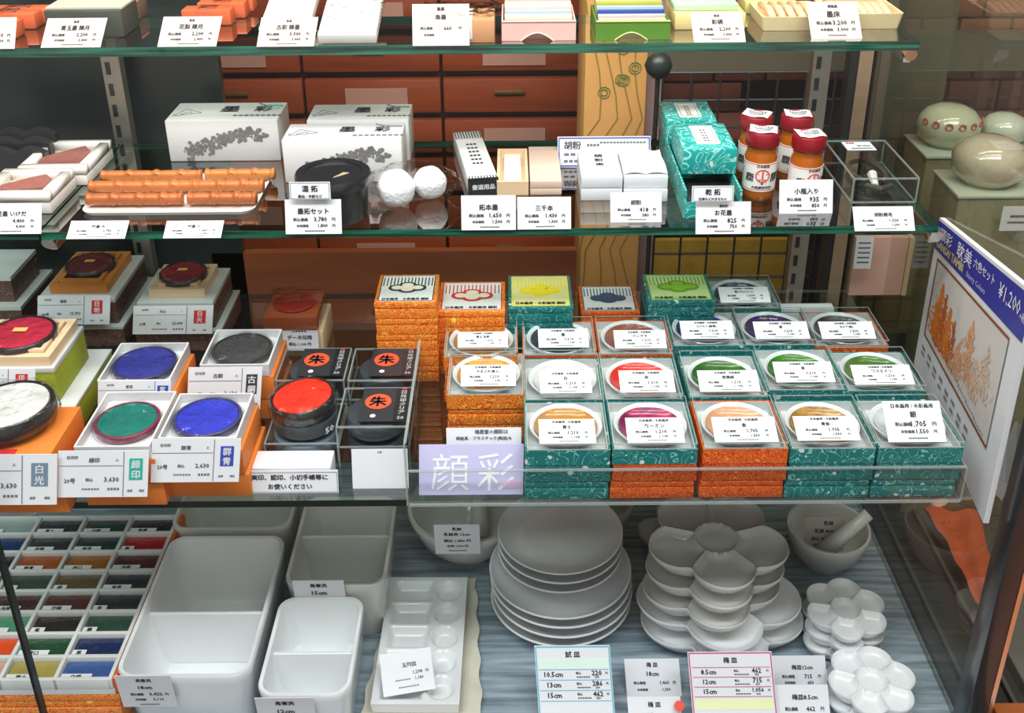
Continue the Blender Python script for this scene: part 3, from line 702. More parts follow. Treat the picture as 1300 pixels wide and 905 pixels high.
# teal floral boxes
def teal():
    x0, x1, y0, y1, zt = block(870, 946, 277, 243, 205, ZM); y1 = 1.10; W = .054; xc = x0 + W / 2 - .002; H = .028
    T = thing('teal_box', 'long open teal floral box at the bottom of the teal pile', 'box', (xc, y0, ZM + .0003)); D = y1 - y0; t = .002
    bm = bmesh.new(); bx(bm, -W / 2, W / 2, 0, D, 0, .006); bx(bm, -W / 2, -W / 2 + t, 0, D, .006, H); bx(bm, W / 2 - t, W / 2, 0, D, .006, H); bx(bm, -W / 2 + t, W / 2 - t, D - t, D, .006, H); bx(bm, -W / 2 + t, W / 2 - t, 0, t, .006, .016)
    part('box_body', bm, TEALB, T)
    part('black_insert', box(-W / 2 + t + .0005, W / 2 - t - .0005, t + .001, D * .34, .0065, .016, .001), BLACK, T)
    for k, (ya, ln, lab, rz) in enumerate(((y0 + .040, .075, 'front closed teal floral box with paper label in the teal pile', -.10), (y0 + .122, .065, 'rear closed teal floral box with paper label in the teal pile', -.04))):
        h = .026; T = thing('teal_box', lab, 'box', (xc + (.002 if k == 0 else -.003), ya, ZM + .0003 + H + .0004), 0)
        W2 = .052
        part('box_body', box(-W2 / 2, W2 / 2, 0, ln, 0, h, .0008), TEALB, T)
        part('paper_label', box(-.011, .012, ln * .18, ln * .88, h + .0001, h + .0005), WARM, T)
        part('lettering', letters([('#marks', 0, ln * (.3 + .1 * i), ln * .05, 'c', .006, 0, 2) for i in range(5)] + [('#frame', .0005, ln * .53, ln * .6, 'c', .018, 0, .0005)], lambda x, y: (x, y, h + .0008)), GREYINK, T)
teal()
card(883, 953, 297, 256, ZM, 'price card 825 yen before the teal pile', plines('お花墨', '825', '750', top='墨拓用'), tilt=20)
card(878, 931, 256, 236, 0, 'small title card for dry rubbing propped above the teal pile price card', [('乾 拓', 0, .62, .38, 'c', .6), ('石碑など大きなもの', 0, .18, .18, 'c', .85), ('#frame', 0, .5, .9, 'c', .94, 0, .02)], tilt=10, y=at(915, 297, ZM).y + .004, name='title_card', cat='title card')
# jars
AMBER = sheet('amber_glue', (.95, .50, .12), 1.45, .03, 1.2, haze=.55, hazecol=(.55, .17, .012))
JLID = mat('dark_red_lid', (.26, .004, .012), .4)
JLBL = mat('jar_label_paper', (.84, .80, .76), .5, var=.02)
def jar(u, v, lab, y=None, faceu=0):
    p = at(u, v, ZM + .005) if y is None else y; r_ = .0155
    T = thing('glue_jar', lab, 'jar', (p.x, p.y + r_, ZM + .0003), R(faceu), group='amber glue jars')
    part('glass_body', cached(('jarb',), lambda: lathe([(0, 0), (r_ * .86, 0), (r_ * .98, .003), (r_, .006), (r_, .044), (r_ * .92, .048), (r_ * .88, .050), (r_ * .93, .052), (r_ * .88, .054), (r_ * .88, .057), (0, .057)], 36)), AMBER, T)
    part('glue_fill', cached(('jarf',), lambda: lathe([(0, .002), (r_ * .84, .002), (r_ * .93, .006), (r_ * .93, .043), (r_ * .82, .050), (0, .050)], 30)), mat('amber_beads', (.62, .20, .012), .4, var=.5, scale=400, coat=.5), T)
    lp = part('paper_label', cached(('jarl',), lambda: lathe([(r_ + .0001, .011), (r_ + .0006, .011), (r_ + .0006, .040), (r_ + .0001, .040)], 40)), JLBL, T)
    def cy(x, z, off=.0009): a = x / r_; return ((r_ + off) * math.sin(a), -(r_ + off) * math.cos(a), z)
    if ('jt',) not in MC:
        MC[('jt',)] = letters([('鹿', -.0125, .0255, .0085), ('膠', .0125, .0255, .0085), ('日本画用', 0, .0375, .0028, 'c', .02), ('大阪膠研究所', 0, .0155, .0030, 'c', .022), ('・ 棒 ・', 0, .0195, .0022)], cy)
        def ring():
            bm = bmesh.new(); n = 28
            for ra, rb in ((.0068, .0056),):
                o_ = [bm.verts.new(cy(ra * math.cos(6.283 * i / n), .0275 + ra * math.sin(6.283 * i / n))) for i in range(n)]
                i_ = [bm.verts.new(cy(rb * math.cos(6.283 * i / n), .0275 + rb * math.sin(6.283 * i / n))) for i in range(n)]
                for k in range(n): bm.faces.new((o_[k], o_[(k + 1) % n], i_[(k + 1) % n], i_[k]))
            for (x0, x1, z0, z1) in ((-.0007, .0007, .0225, .0325), (-.0046, .0046, .0285, .0298), (-.0034, .0034, .0228, .0241)):
                f = [bm.verts.new(cy(x, z)) for x, z in ((x0, z0), (x1, z0), (x1, z1), (x0, z1))]; bm.faces.new(f)
            for z0 in (.0125, .0390):
                m_ = 20; a = [bm.verts.new(cy(-.045 + .09 * i / m_, z0)) for i in range(m_ + 1)]; b = [bm.verts.new(cy(-.045 + .09 * i / m_, z0 + .0006)) for i in range(m_ + 1)]
                for i in range(m_): bm.faces.new((a[i], a[i + 1], b[i + 1], b[i]))
            return bm
        bm = ring(); d = bpy.data.meshes.new('ring'); bm.to_mesh(d); bm.free(); MC[('jr',)] = d
    part('lettering', MC[('jt',)], INK, lp); part('red_emblem', MC[('jr',)], mat('bright_red_print', (.80, .05, .02), .5), lp)
    part('lid', cached(('jarlid',), lambda: lathe([(0, .0555), (r_ * 1.02, .0555), (r_ * 1.06, .057), (r_ * 1.04, .068), (r_ * .98, .0695), (0, .0695)], 36)), JLID, T)
    def st():
        bm = bmesh.new(); n = 6
        g = [[bm.verts.new((-.013 + .026 * i / n, -.0105 + .021 * j / n, .0702 + .0008 * math.cos(i * 1.3))) for i in range(n + 1)] for j in range(n + 1)]
        for j in range(n):
            for i in range(n): bm.faces.new((g[j][i], g[j][i + 1], g[j + 1][i + 1], g[j + 1][i]))
        return smooth(bm, 180)
    o = part('top_sticker', cached(('jst',), st), PAPER, T, rot=(0, 0, R(-12)))
    if ('jst2',) not in MC: MC[('jst2',)] = letters([('#marks', 0, .004, .002, 'c', .018, 0, 6), ('#marks', 0, 0, .002, 'c', .018, 0, 7), ('#marks', 0, -.004, .003, 'c', .014, 0, 12)], lambda x, y: (x, y, .0715))
    part('lettering', MC[('jst2',)], GREYINK, o)
jar(966, 251, 'amber glue jar with red lid, front left of four', faceu=-2)
jar(1024, 257, 'amber glue jar with red lid, front right of four behind the 935 yen card', faceu=16)
jar(958, 228, 'amber glue jar with red lid, rear left of four beside the teal pile', faceu=-15)
jar(1009, 228, 'amber glue jar with red lid, rear right of four', faceu=5)
card(989, 1057, 271, 228, ZM, 'price card 935 yen before the glue jars', plines('小瓶入り', '935', '850'), tilt=20)
# acrylic box with horseshoe brush
def hake():
    x0, x1, y0, y1, zt = block(1080, 1162, 257, 232, 168, ZM); y1 = y0 + .105; W, H, D = x1 - x0, zt - ZM + .004, y1 - y0
    T = thing('acrylic_box', 'clear acrylic box with white barcode sticker right of the glue jars', 'box', ((x0 + x1) / 2, y0, ZM + .0003)); clear_case(T, W, D, H, bottom=True)
    s = part('barcode_sticker', box(-.016, .014, D * .72, D * .95, H + .0005, H + .0009), PAPER, T)
    part('lettering', letters([('¥1,320', .004, D * .83, .004), ('#marks', 0, D * .76, .003, 'c', .022, 0, 14)], lambda x, y: (x, y, H + .0013)), GREYINK, s)
    part('red_print', letters([('#marks', -.008, D * .91, .004, 'c', .009, 0, 3)], lambda x, y: (x, y, H + .0013)), REDINK, s)
    T2 = thing('wooden_stamp_tool', 'dark curved horseshoe tool lying inside the acrylic box', 'tool', ((x0 + x1) / 2 + .004, y0 + .004, ZM + .0018))
    bm = bmesh.new(); tube(bm, [(.017 * math.cos(a), D * .60 + .030 * math.sin(a), .004) for a in [R(-60 + i * 20) for i in range(16)]], .0025, 8); part('curved_rim', smooth(bm, 60), mat('dark_horn', (.07, .06, .045), .4), T2)
    bm = bmesh.new(); tube(bm, [(-.004, .022, .005), (.001, .05, .006)], [.003, .005], 8); part('paper_tag', bm, IVORY, T2)
    bm = bmesh.new(); tube(bm, [(-.012, .026, .004), (0, .016, .004), (.012, .024, .004)], .003, 8); part('handle', bm, mat('dark_horn', (.07, .06, .045), .4), T2)
hake()
card(1085, 1162, 293, 262, ZM, 'price card 1,320 yen before the acrylic box', plines('胡粉刷毛', '1,320', '1,200'), tilt=40)

# ================================================================== TOP SHELF
def tbox(uL, uR, vB, vTF, vTR, lab, name, cat, m, H=None, bev=.001, D=None, lid=None):
    x0, x1, y0, y1, zt = block(uL, uR, vB, vTF, vTR, ZT); W, D = x1 - x0, D or (y1 - y0); H = H or (zt - ZT)
    T = thing(name, lab, cat, ((x0 + x1) / 2, y0, ZT + .0003)); part('block_body', box(-W / 2, W / 2, 0, D, 0, H, bev), m, T)
    return T, W, D, H
REDST = mat('orange_red_lacquer', (.72, .14, .05), .35, var=.15)
def stick_bars(specs, side):
    for k, (uL, uR, vB, vTF) in enumerate(specs):
        x0, x1, y0, _, zt = block(uL, uR, vB, vTF, vTF - 8, ZT); W = x1 - x0; H = zt - ZT; D = .022
        T = thing('ink_stick_bar', 'orange red wrapped ink stick bar on the top shelf, %s of the %s row' % (('front', 'middle', 'rear')[k], side), 'ink stick', ((x0 + x1) / 2, y0, ZT + .0003), group='orange red ink stick bars')
        part('bar', box(-W / 2, W / 2, 0, D, 0, H, .002), REDST, T)
        part('plastic_band', box(-W * .2, W * .2, -.0004, D + .0004, 0, H + .0004, .001), WRAP, T)
stick_bars([(-60, 22, 50, 30), (-40, 46, 38, 18), (-20, 62, 31, 12)], 'left')
stick_bars([(232, 294, 33, 13), (252, 312, 24, 4), (262, 322, 15, -5)], 'middle')
T, W, D, H = tbox(62, 158, 48, 14, 8, 'dark wrapped inkstone slab behind the first full price card', 'inkstone', 'inkstone', mat('dark_slate', (.07, .075, .06), .35), D=.05)
part('wooden_top_edge', box(-W / 2, W / 2, .006, .05, H + .0002, H + .002), mat('pale_film', (.62, .56, .46), .4), T)
T, W, D, H = tbox(132, 176, 26, 6, 2, 'small reddish wrapped block behind the inkstone slab', 'wrapped_block', 'block', mat('brown_film', (.20, .12, .08), .3), D=.035)
part('red_cap', box(-W / 2, W / 2, 0, .03, H + .0002, H + .004, .001), mat('faded_red_paper', (.62, .22, .16), .5), T)
PINKP = mat('pale_pink_paper', (.86, .52, .46), .5)
def packet(uL, uR, vB, lab, tilt=.5, wrap=True):
    a = at(uL, vB, ZT); b = at(uR, vB, ZT); W = b.x - a.x; T = thing('paper_packet', lab, 'packet', ((a.x + b.x) / 2, a.y, ZT + .0003))
    L = .085; bm = bmesh.new(); bx(bm, -W / 2, W / 2, 0, L, 0, .010, .001, Matrix.Rotation(R(14), 4, 'X')); o = part('packet_body', smooth(bm), WARM, T)
    if wrap:
        n = 14; bm = bmesh.new(); rnd = random.Random(int(uL))
        M = Matrix.Rotation(R(14), 4, 'X'); g = [[bm.verts.new(M @ Vector((-W / 2 - .004 + (W + .008) * i / n, -.003 + (L + .008) * j / n, .0125 + .0012 * math.sin(i * .9 + j * .5) + rnd.uniform(0, .0007)))) for i in range(n + 1)] for j in range(n + 1)]
        for j in range(n):
            for i in range(n): bm.faces.new((g[j][i], g[j][i + 1], g[j + 1][i + 1], g[j + 1][i]))
        part('plastic_film', smooth(bm, 180), WRAP, T)
packet(330, 392, 48, 'white wrapped paper packet behind the 3,300 yen card', wrap=False)
packet(404, 478, 56, 'white paper packet in shiny plastic, right of the 3,300 yen card')
T, W, D, H = tbox(540, 628, 55, 26, 12, 'plastic wrapped brown ink block behind the 660 yen card', 'wrapped_block', 'block', mat('tan_label_block', (.62, .30, .14), .45), D=.05)
part('white_label', box(-W / 2 - .0004, W * .18, -.0006, .045, .004, H + .0004), WARM, T)
bm = bmesh.new(); n = 16; rnd = random.Random(4)
g = [[bm.verts.new((-W / 2 - .003 + (W + .010) * i / n, -.003 + .06 * j / n, H + .003 + rnd.uniform(0, .004))) for i in range(n + 1)] for j in range(n + 1)]
for j in range(n):
    for i in range(n): bm.faces.new((g[j][i], g[j][i + 1], g[j + 1][i + 1], g[j + 1][i]))
part('plastic_film', smooth(bm, 180), WRAP, T)
def half_moon_box(uL, uR, vB, vTF, lab, m, mrim, cols):
    x0, x1, y0, _, zt = block(uL, uR, vB, vTF, vTF - 8, ZT); W = x1 - x0; H = zt - ZT; D = .075
    T = thing('card_folder_box', lab, 'box', ((x0 + x1) / 2, y0, ZT + .0003))
    out = [(-W / 2, 0), (-W * .24, 0)] + [(-W * .24 + W * .44 * (i / 12), H * .42 * math.sin(math.pi * i / 12)) for i in range(1, 12)] + [(W * .20, 0), (W / 2, 0), (W / 2, H), (-W / 2, H)]
    bm = bmesh.new(); f = [bm.verts.new((x, 0, z)) for x, z in out]; b = [bm.verts.new((x, .0018, z)) for x, z in out]
    bm.faces.new(f); bm.faces.new(b[::-1])
    for i in range(len(f)): bm.faces.new((f[i], b[i], b[(i + 1) % len(f)], f[(i + 1) % len(f)]))
    bmesh.ops.recalc_face_normals(bm, faces=bm.faces); bmesh.ops.triangulate(bm, faces=[q for q in bm.faces if len(q.verts) > 4])
    part('front_panel', bm, m, T)
    bm = bmesh.new(); tube(bm, [(x, -.0006, z) for x, z in out[1:14]], .0007, 6); bx(bm, -W / 2, W / 2, -.001, .002, H, H + .001); part('rim', bm, mrim, T)
    part('side_panels', (lambda bm_: (bx(bm_, -W / 2, -W / 2 + .0015, .002, D, 0, H), bx(bm_, W / 2 - .0015, W / 2, .002, D, 0, H), bx(bm_, -W / 2 + .002, W / 2 - .002, D - .002, D, 0, H), bm_)[-1])(bmesh.new()), m, T)
    y = .006
    for i, cc in enumerate(cols):
        h = H + .001 + .0022 * i; part('paper_card', box(-W / 2 + .003, W / 2 - .003, y, y + .006, .001, h, .0006), cc, T); y += .0085
c_ = lambda n, c: mat(n, c, .5)
half_moon_box(637, 731, 52, 28, 'pink paper box with half moon cutout on the top shelf', PINKP, c_('rose_rim', (.80, .60, .54)), [c_('salmon_card', (.80, .40, .32)), c_('cream_card', (.88, .74, .62)), c_('blue_grey_card', (.36, .48, .54)), PINKP, c_('cream_card', (.88, .74, .62)), c_('salmon_card', (.80, .40, .32)), PINKP, PINKP])
half_moon_box(756, 850, 51, 28, 'dark green paper box with half moon cutout on the top shelf', c_('leaf_green_lacquer', (.10, .25, .02)), c_('khaki_rim', (.62, .60, .28)), [c_('khaki_rim', (.62, .60, .28)), c_('pale_lilac_card', (.48, .44, .52)), c_('navy_card', (.02, .06, .28)), c_('blue_grey_card', (.36, .48, .54)), c_('olive_card', (.38, .38, .05)), c_('khaki_rim', (.62, .60, .28)), c_('olive_card', (.38, .38, .05)), c_('khaki_rim', (.62, .60, .28))])
T, W, D, H = tbox(856, 946, 38, 18, 8, 'pale yellow wooden box with mint green lid on the top shelf', 'yellow_box', 'box', c_('pale_yellow_wood', (.86, .62, .26)), D=.07)
part('mint_lid', box(-W / 2, W * .42, .012, .068, H + .0003, H + .007, .001), c_('mint_paper', (.42, .68, .46)), T)
CREAMW = c_('cream_tray_wood', (.86, .68, .38))
def tray_box(uL, uR, vB, vTF, lab, bits, D=.07):
    x0, x1, y0, _, zt = block(uL, uR, vB, vTF, vTF - 8, ZT); W = x1 - x0; H = zt - ZT
    T = thing('cream_tray', lab, 'tray', ((x0 + x1) / 2, y0, ZT + .0003)); bm = bmesh.new()
    lo = rr_loop(bm, W * .92, D * .92, .003, 0, cy=D / 2); l1 = rr_loop(bm, W, D, .004, H, cy=D / 2); l2 = rr_loop(bm, W - .005, D - .005, .003, H, cy=D / 2); l3 = rr_loop(bm, W - .008, D - .008, .003, H * .4, cy=D / 2)
    loft(bm, [lo, l1, l2, l3]); part('tray_body', bm, CREAMW, T)
    bm = bmesh.new(); rnd = random.Random(int(uL))
    for i in range(bits):
        x = -W * .38 + W * .76 * (i + .5) / bits; tube(bm, [(x, .008, H * .8), (x + .001, D * .5, H * 1.0), (x - .002, D * .9, H * .9)], [.0035, .0042, .003], 8)
    part('brush_blanks', smooth(bm, 60), c_('peach_wood', (.84, .56, .34)), T, label='row of peach coloured wooden blanks', kind='stuff')
tray_box(966, 1050, 40, 22, 'left cream wooden tray behind the right price card on the top shelf', 5)
tray_box(1052, 1146, 38, 18, 'right cream wooden tray with peach blanks at the end of the top shelf', 7)
T, W, D, H = tbox(945, 1010, 18, 2, -4, 'yellow green wrapped bundle behind the left cream tray', 'wrapped_bundle', 'bundle', c_('yellow_green_film', (.62, .60, .20)), D=.04)
CP = CREAM
card(-40, 18, 62, 22, ZT, 'pink lit price card cut by the left picture edge on the top shelf', plines('古梅', '1,650', '1,500'), paper=CP, tilt=35)
def tc(uL, uR, vB, vT, t, p, q, lab, sk, top='墨運'): card(uL, uR, vB, vT, ZT, lab, plines(t, p, q, top=top), paper=CP, tilt=32, skewx=sk)
tc(52, 127, 60, 23, '青玉墨 陳月', '2,200', '2,000', 'price card for jade ink, 2,200 yen, before the dark inkstone slab', .20)
tc(200, 274, 59, 21, '花梨 陳月', '2,200', '2,000', 'price card 2,200 yen before the middle row of orange red bars', .18)
tc(326, 398, 59, 22, '古彩 陳墨', '3,300', '3,000', 'price card 3,300 yen before the white paper packet', .14)
card(524, 596, 58, 5, ZT, 'tall price card 660 yen before the brown wrapped block', [('墨運', 0, .88, .08), ('角墨', 0, .68, .13), ('税込価格', -.36, .42, .07, 'l', .24), ('660', .12, .42, .09, 'c'), ('円', .34, .42, .07), ('本体価格', -.30, .26, .06, 'l', .2)], paper=CP, tilt=22)
tc(881, 947, 53, 15, '彩硯', '2,200', '2,000', 'price card before the mint lidded yellow box', -.10)
tc(1030, 1095, 49, 2, '墨床', '3,200', '3,000', 'tall price card 3,200 yen before the cream wooden trays', -.10, '桐箱墨')
# neighbour display of glass paperweights, seen through the side glass
STONE = wood('grey_green_plinth', (.18, .165, .09), (.28, .25, .14), (4, 4, 4), .3)
def plinth(u0, u1, vF, vR, y, lab):
    a = aty(u0, vF, y); b = aty(u1, vF, y); zt = a.z; y1 = at((u0 + u1) / 2, vR, zt).y
    W, D = b.x - a.x, y1 - y; T = thing('display_plinth', lab, 'plinth', ((a.x + b.x) / 2, y, ZB + .0003))
    part('plinth_body', box(-W / 2, W / 2, 0, D, 0, zt - ZB - .0045, .002), STONE, T)
    part('glass_top', box(-W / 2 - .002, W / 2 + .002, -.002, D + .002, zt - ZB - .004, zt - ZB, .001), mat('pale_green_glass_top', (.52, .56, .46), .15, coat=.6), T)
    return zt
z1 = plinth(1177, 1330, 198, 170, 1.20, 'rear grey green plinth behind the right glass wall carrying two paperweights')
z2 = plinth(1218, 1400, 248, 215, 1.06, 'front grey green plinth behind the right glass wall carrying one paperweight')
def weight(u, v, z, r_, lab, cat_, petals, col):
    p = at(u, v, z); T = thing('glass_paperweight', lab, 'paperweight', (p.x, p.y + r_ * .5, z), group='glass paperweights')
    part('dome', lathe([(0, .0005), (r_ * .7, .0005), (r_ * .95, r_ * .3), (r_, r_ * .7), (r_ * .93, r_ * .92), (r_ * .72, r_ * 1.15), (r_ * .4, r_ * 1.28), (0, r_ * 1.32)], 36), mat('milky_' + cat_, col, .12, coat=1), T)
    if petals:
        for i in range(7):
            a = R(-160 + i * 24); bm = bmesh.new(); c = Vector((r_ * .98 * math.cos(a), r_ * .98 * math.sin(a), r_ * .85)); t = Vector((-math.sin(a), math.cos(a), 0))
            tube(bm, [c + t * (.004 * math.cos(q * .785)) + Vector((0, 0, .004 * math.sin(q * .785))) for q in range(8)], .0011, 6, True)
            part('red_ring', bm, mat('rose_red_glass', (.55, .10, .09), .2), T)
weight(1208, 188, z1, .038, 'milky glass paperweight with a row of red rings on the rear plinth', 'green', True, (.58, .60, .42))
weight(1278, 184, z1, .028, 'plain pale glass paperweight right of the ringed one', 'pale', False, (.60, .62, .52))
weight(1260, 238, z2, .040, 'pinkish streaked glass paperweight on the front plinth', 'pink', False, (.62, .52, .40))
card(1268, 1310, 293, 262, 0, 'grey price card leaning on the front plinth outside the right glass wall', [('#marks', 0, .6, .1, 'c', .5), ('#marks', 0, .35, .08, 'c', .6)], y=1.045, tilt=2, paper=SHADEP)
# ================================================================== LOWER SHELF, LEFT: stamp ink pads
ORBOX = mat('orange_cloth_paper', (.74, .20, .028), .55, bump=.2, scale=300)
FROST = mat('frosted_slab', (.62, .64, .62), .25, coat=.5)
WTRAY = mat('white_paper_tray', (.62, .62, .63), .5, var=.02)
GREYTR = mat('silver_grey_carton', (.60, .62, .63), .4)
PADWRAP = sheet('shiny_plastic_wrap', (.97, .97, .97), 1.4, .10, 1.5, bump=.9, bscale=90)
def pad(T, cx, cy, z, r_, h, col, ring, tiltx=0, tilty=0, slip=False, name=None, wrapit=True):
    """ink pad: ring dish, glossy pad top, plastic film"""
    n = 'pad_%s' % name
    M_ = mat(n, col, .32, coat=.4, var=.35, scale=45, bump=.25); RM = mat('ring_%s' % name, ring, .3, coat=.4)
    rot = (R(tiltx), R(tilty), 0)
    o = part('dish', lathe([(0, 0), (r_ * .86, 0), (r_ * .98, h * .2), (r_, h * .5), (r_ * .985, h * .93), (r_ * .95, h), (r_ * .90, h * .97), (r_ * .89, h * .8), (0, h * .8)], 44), RM, T, (cx, cy, z), rot)
    part('ink_surface', lathe([(r_ * .895, h * .82), (r_ * .87, h * .97), (r_ * .5, h * 1.03), (r_ * .12, h * 1.05), (0, h * 1.0)], 44), M_, T, (cx, cy, z), rot)
    if wrapit:
        bm = bmesh.new(); n1 = 48; rings = []; rnd = random.Random(int(r_ * 1e5) + len(name))
        prof = [(1.02, .02), (1.06, .4), (1.04, 1.02), (.90, 1.14), (.6, 1.16), (.3, 1.15), (0.001, 1.13)]
        ph = [rnd.uniform(0, 6) for _ in range(4)]
        for a, b in prof:
            rings.append([bm.verts.new((r_ * a * (1 + .012 * math.sin(17 * q * 6.283 / n1 + ph[0] + b * 3)) * math.cos(6.283185 * q / n1), r_ * a * (1 + .012 * math.sin(13 * q * 6.283 / n1 + ph[1])) * math.sin(6.283185 * q / n1), h * b + .0010 * a * math.sin(9 * q * 6.283 / n1 + ph[2] + 4 * a))) for q in range(n1)])
        loft(bm, rings, False, True); part('plastic_film', smooth(bm, 180), PADWRAP, o)
    if slip: part('orange_slip', box(-r_ * .2, r_ * .2, -r_ * .09, r_ * .12, h * 1.18, h * 1.2), mat('orange_sticker', (.92, .50, .16), .5), o)
    return o
def tray_open(W, D, H, wall, floor_=.4):
    bm = bmesh.new(); lo = rr_loop(bm, W, D, .0012, 0, 2, cy=D / 2); a = rr_loop(bm, W, D, .0012, H, 2, cy=D / 2)
    b = rr_loop(bm, W - 2 * wall, D - 2 * wall, .001, H, 2, cy=D / 2); c = rr_loop(bm, W - 2 * wall, D - 2 * wall, .001, H * floor_, 2, cy=D / 2)
    return loft(bm, [lo, a, b, c])
def two_cell(T_label, uL, uR, vB, vT, us, z, lines, seal, sealink, tilt=24, yaw=None, skewx=.12, y=None, under=None):
    """price card with a thin rule and a narrow seal strip at its right; us = pixel column of the strip"""
    f = (us - uL) / (uR - uL) - .5
    x = lambda t: -.5 + (f + .5) * t
    L = [('日光印', x(.22), .86, .07, 'c', .22), (lines[0], x(.55), .80, .10, 'c', .3), ('入', x(.9), .80, .06), ('#rect', x(.5), .68, .012, 'c', f + .48), (lines[1], x(.18), .36, .10, 'c', .16), ('税込', x(.48), .38, .07), (lines[2], x(.93), .38, .11, 'r', .26), ('#marks', x(.5), .18, .035, 'c', .2, 0, 6), ('#marks', x(.85), .18, .05, 'c', .14, 0, 4), ('#rect', f, .5, .96, 'c', .008)]
    g = (f + .5) / 2 + 0.0; cx = (f + .5) / 2
    L += [('品質', cx - .06, .14, .05), ('保証', cx + .07, .14, .05)]
    return card(uL, uR, vB, vT, z, T_label, L, tilt=tilt, ink=GREYINK, skewx=skewx, y=y,
                extra=[('seal_block', [('#rect', cx, .60, .46, 'c', .15)] , sealink), ('seal_lettering', [(seal[0], cx, .71, .17, 'c', .13), (seal[1], cx, .49, .17, 'c', .13)], WHITEINK)])
def brocade_pad(uL, uR, vF, vR, zt, m, lab, padname, col, boxl, slab=True, traycol=BEIGEW, big=None, over=(.010, .016)):
    """two stacked cloth boxes, frosted slab, wooden tray and the pad; uL..uR = front top edge of the tray"""
    x0, x1, y0, y1 = topframe(uL, uR, vF, vR, zt); W, D = x1 - x0, y1 - y0; xc = (x0 + x1) / 2
    o1, o2 = over; h = zt - ZL; hs = .006; ht = .010; hb = h - hs - ht
    T = thing('ink_pad_box', lab, 'ink pad box', (xc, y0, ZL + .0003))
    part('lower_box', box(-W / 2 - o2, W / 2 + o2, -o2, D + o2, 0, hb * .42, .0008), m, T)
    part('lower_rim', box(-W / 2 - o2 - .0006, W / 2 + o2 + .0006, -o2 - .0006, D + o2 + .0006, hb * .42 + .0002, hb * .42 + .004, .0006), FROST, T, label='pale frosted rim')
    part('upper_box', box(-W / 2 - o1, W / 2 + o1, -o1, D + o1, hb * .42 + .0042, hb, .0008), m, T)
    part('upper_rim', box(-W / 2 - o1 - .0006, W / 2 + o1 + .0006, -o1 - .0006, D + o1 + .0006, hb + .0002, hb + hs, .0006), FROST, T, label='pale frosted rim')
    tr = part('wooden_tray', tray_open(W, D, ht, .007, .45), traycol, T, (0, 0, hb + hs + .0003))
    tr2 = part('inner_tray', tray_open(W - .016, D - .016, ht * .8, .004, .3), traycol, T, (0, .008, hb + hs + .0008 + ht * .45))
    r_ = min(W / 2 * .86, D / 2 * .93)
    pad(T, 0, D / 2, hb + hs + ht * .5, r_, .012, col, (.03, .02, .022), slip=True, name=padname)
    return T
brocade_pad(62, 135, 363, 320, ZL + .068, BROWNB, 'brown brocade box stack with orange wooden tray and dark red pad, left rear', 'maroon', (.20, .018, .022), 1, traycol=ORW)
brocade_pad(188, 259, 368, 336, ZL + .068, BROWNB, 'brown brocade box stack with pale wooden tray and crimson pad, rear row right', 'crimson', (.36, .015, .03), 1)
brocade_pad(-46, 62, 454, 406, ZL + .078, GREENB, 'yellow green box stack with pale wooden tray and bright crimson ink pad at far left', 'bright_crimson', (.55, .025, .06), 1, over=(.003, .020))
# partly visible stack at the left picture edge
x0, x1, y0, y1 = topframe(-80, 12, 352, 330, ZL + .060)
T = thing('ink_pad_box', 'brown box with pale frosted rim cut off by the left picture edge', 'ink pad box', ((x0 + x1) / 2, y0, ZL + .0003)); W, D = x1 - x0, .07
part('upper_box', box(-W / 2, W / 2, 0, D, .028, .055), BROWNB, T); part('rim', box(-W / 2 - .001, W / 2 + .001, -.001, D + .001, .0552, .060), FROST, T)
part('lower_box', box(-W / 2 - .010, W / 2 + .010, -.012, D + .01, 0, .0235), BROWNB, T); part('lower_rim', box(-W / 2 - .011, W / 2 + .011, -.013, D + .011, .0237, .0278), FROST, T)
def twoc(lab, uL, uR, vB, vT, us, yref, lines, seal, ink, **k):
    return two_cell(lab, uL, uR, vB, vT, us, None, lines, seal, ink, y=yref, **k)
ya = topframe(62, 135, 363, 320, ZL + .068)[2] - .026
twoc('price card 13,750 yen with red seal strip on the left rear brown brocade stack', 47, 139, 412, 375, 106, ya, ('春明', '20号', '13,750'), ('日', '明'), REDINK, tilt=14)
ya = topframe(188, 259, 368, 336, ZL + .068)[2] - .026
twoc('price card 22,000 yen with red seal strip on the right brown brocade stack', 168, 269, 424, 388, 236, ya, ('天心', '20号', '22,000'), ('日', '天'), REDINK, tilt=14)
ya = topframe(-46, 62, 454, 406, ZL + .078)[2] - .022
twoc('price card with red seal strip on the yellow green box stack', -60, 44, 508, 468, 10, ya, ('嵯峨', '20号', '17,600'), ('印', '譜'), REDINK, tilt=14)
# orange boxes with white tray and coloured pad
def orange_pad(uL, uR, vF, vR, h, lab, padname, col, ring, lean=0, nbox=2, traym=WTRAY, padh=.008):
    zt = ZL + h; x0, x1, y0, y1 = topframe(uL, uR, vF, vR, zt); W, D = x1 - x0, y1 - y0
    T = thing('ink_pad_box', lab, 'ink pad box', ((x0 + x1) / 2, y0, ZL + .0003)); ht = .013; hb = h - ht - .001
    part('lower_box', box(-W / 2 + .001, W / 2 + .006, .001, D + .004, 0, hb * .47, .0006), ORBOX, T)
    # wedge-cut upper box: front lower than back, as the tray leans to the viewer
    part('upper_box', box(-W / 2 - .0005, W / 2 + .003, .0, D + .001, hb * .47 + .0008, hb, .0006), ORBOX, T)
    part('white_tray', tray_open(W, D, ht, .0018, .3), traym, T, (0, 0, hb + .0006))
    r_ = min(W, D) / 2 - .0035
    pad(T, 0, D / 2, hb + .0045, r_, padh, col, ring, name=padname)
    return y0
yb = orange_pad(200, 300, 556, 499, .064, 'orange box with white tray and bright blue ink pad, front row', 'bright_blue', (.035, .045, .50), (.05, .05, .14))
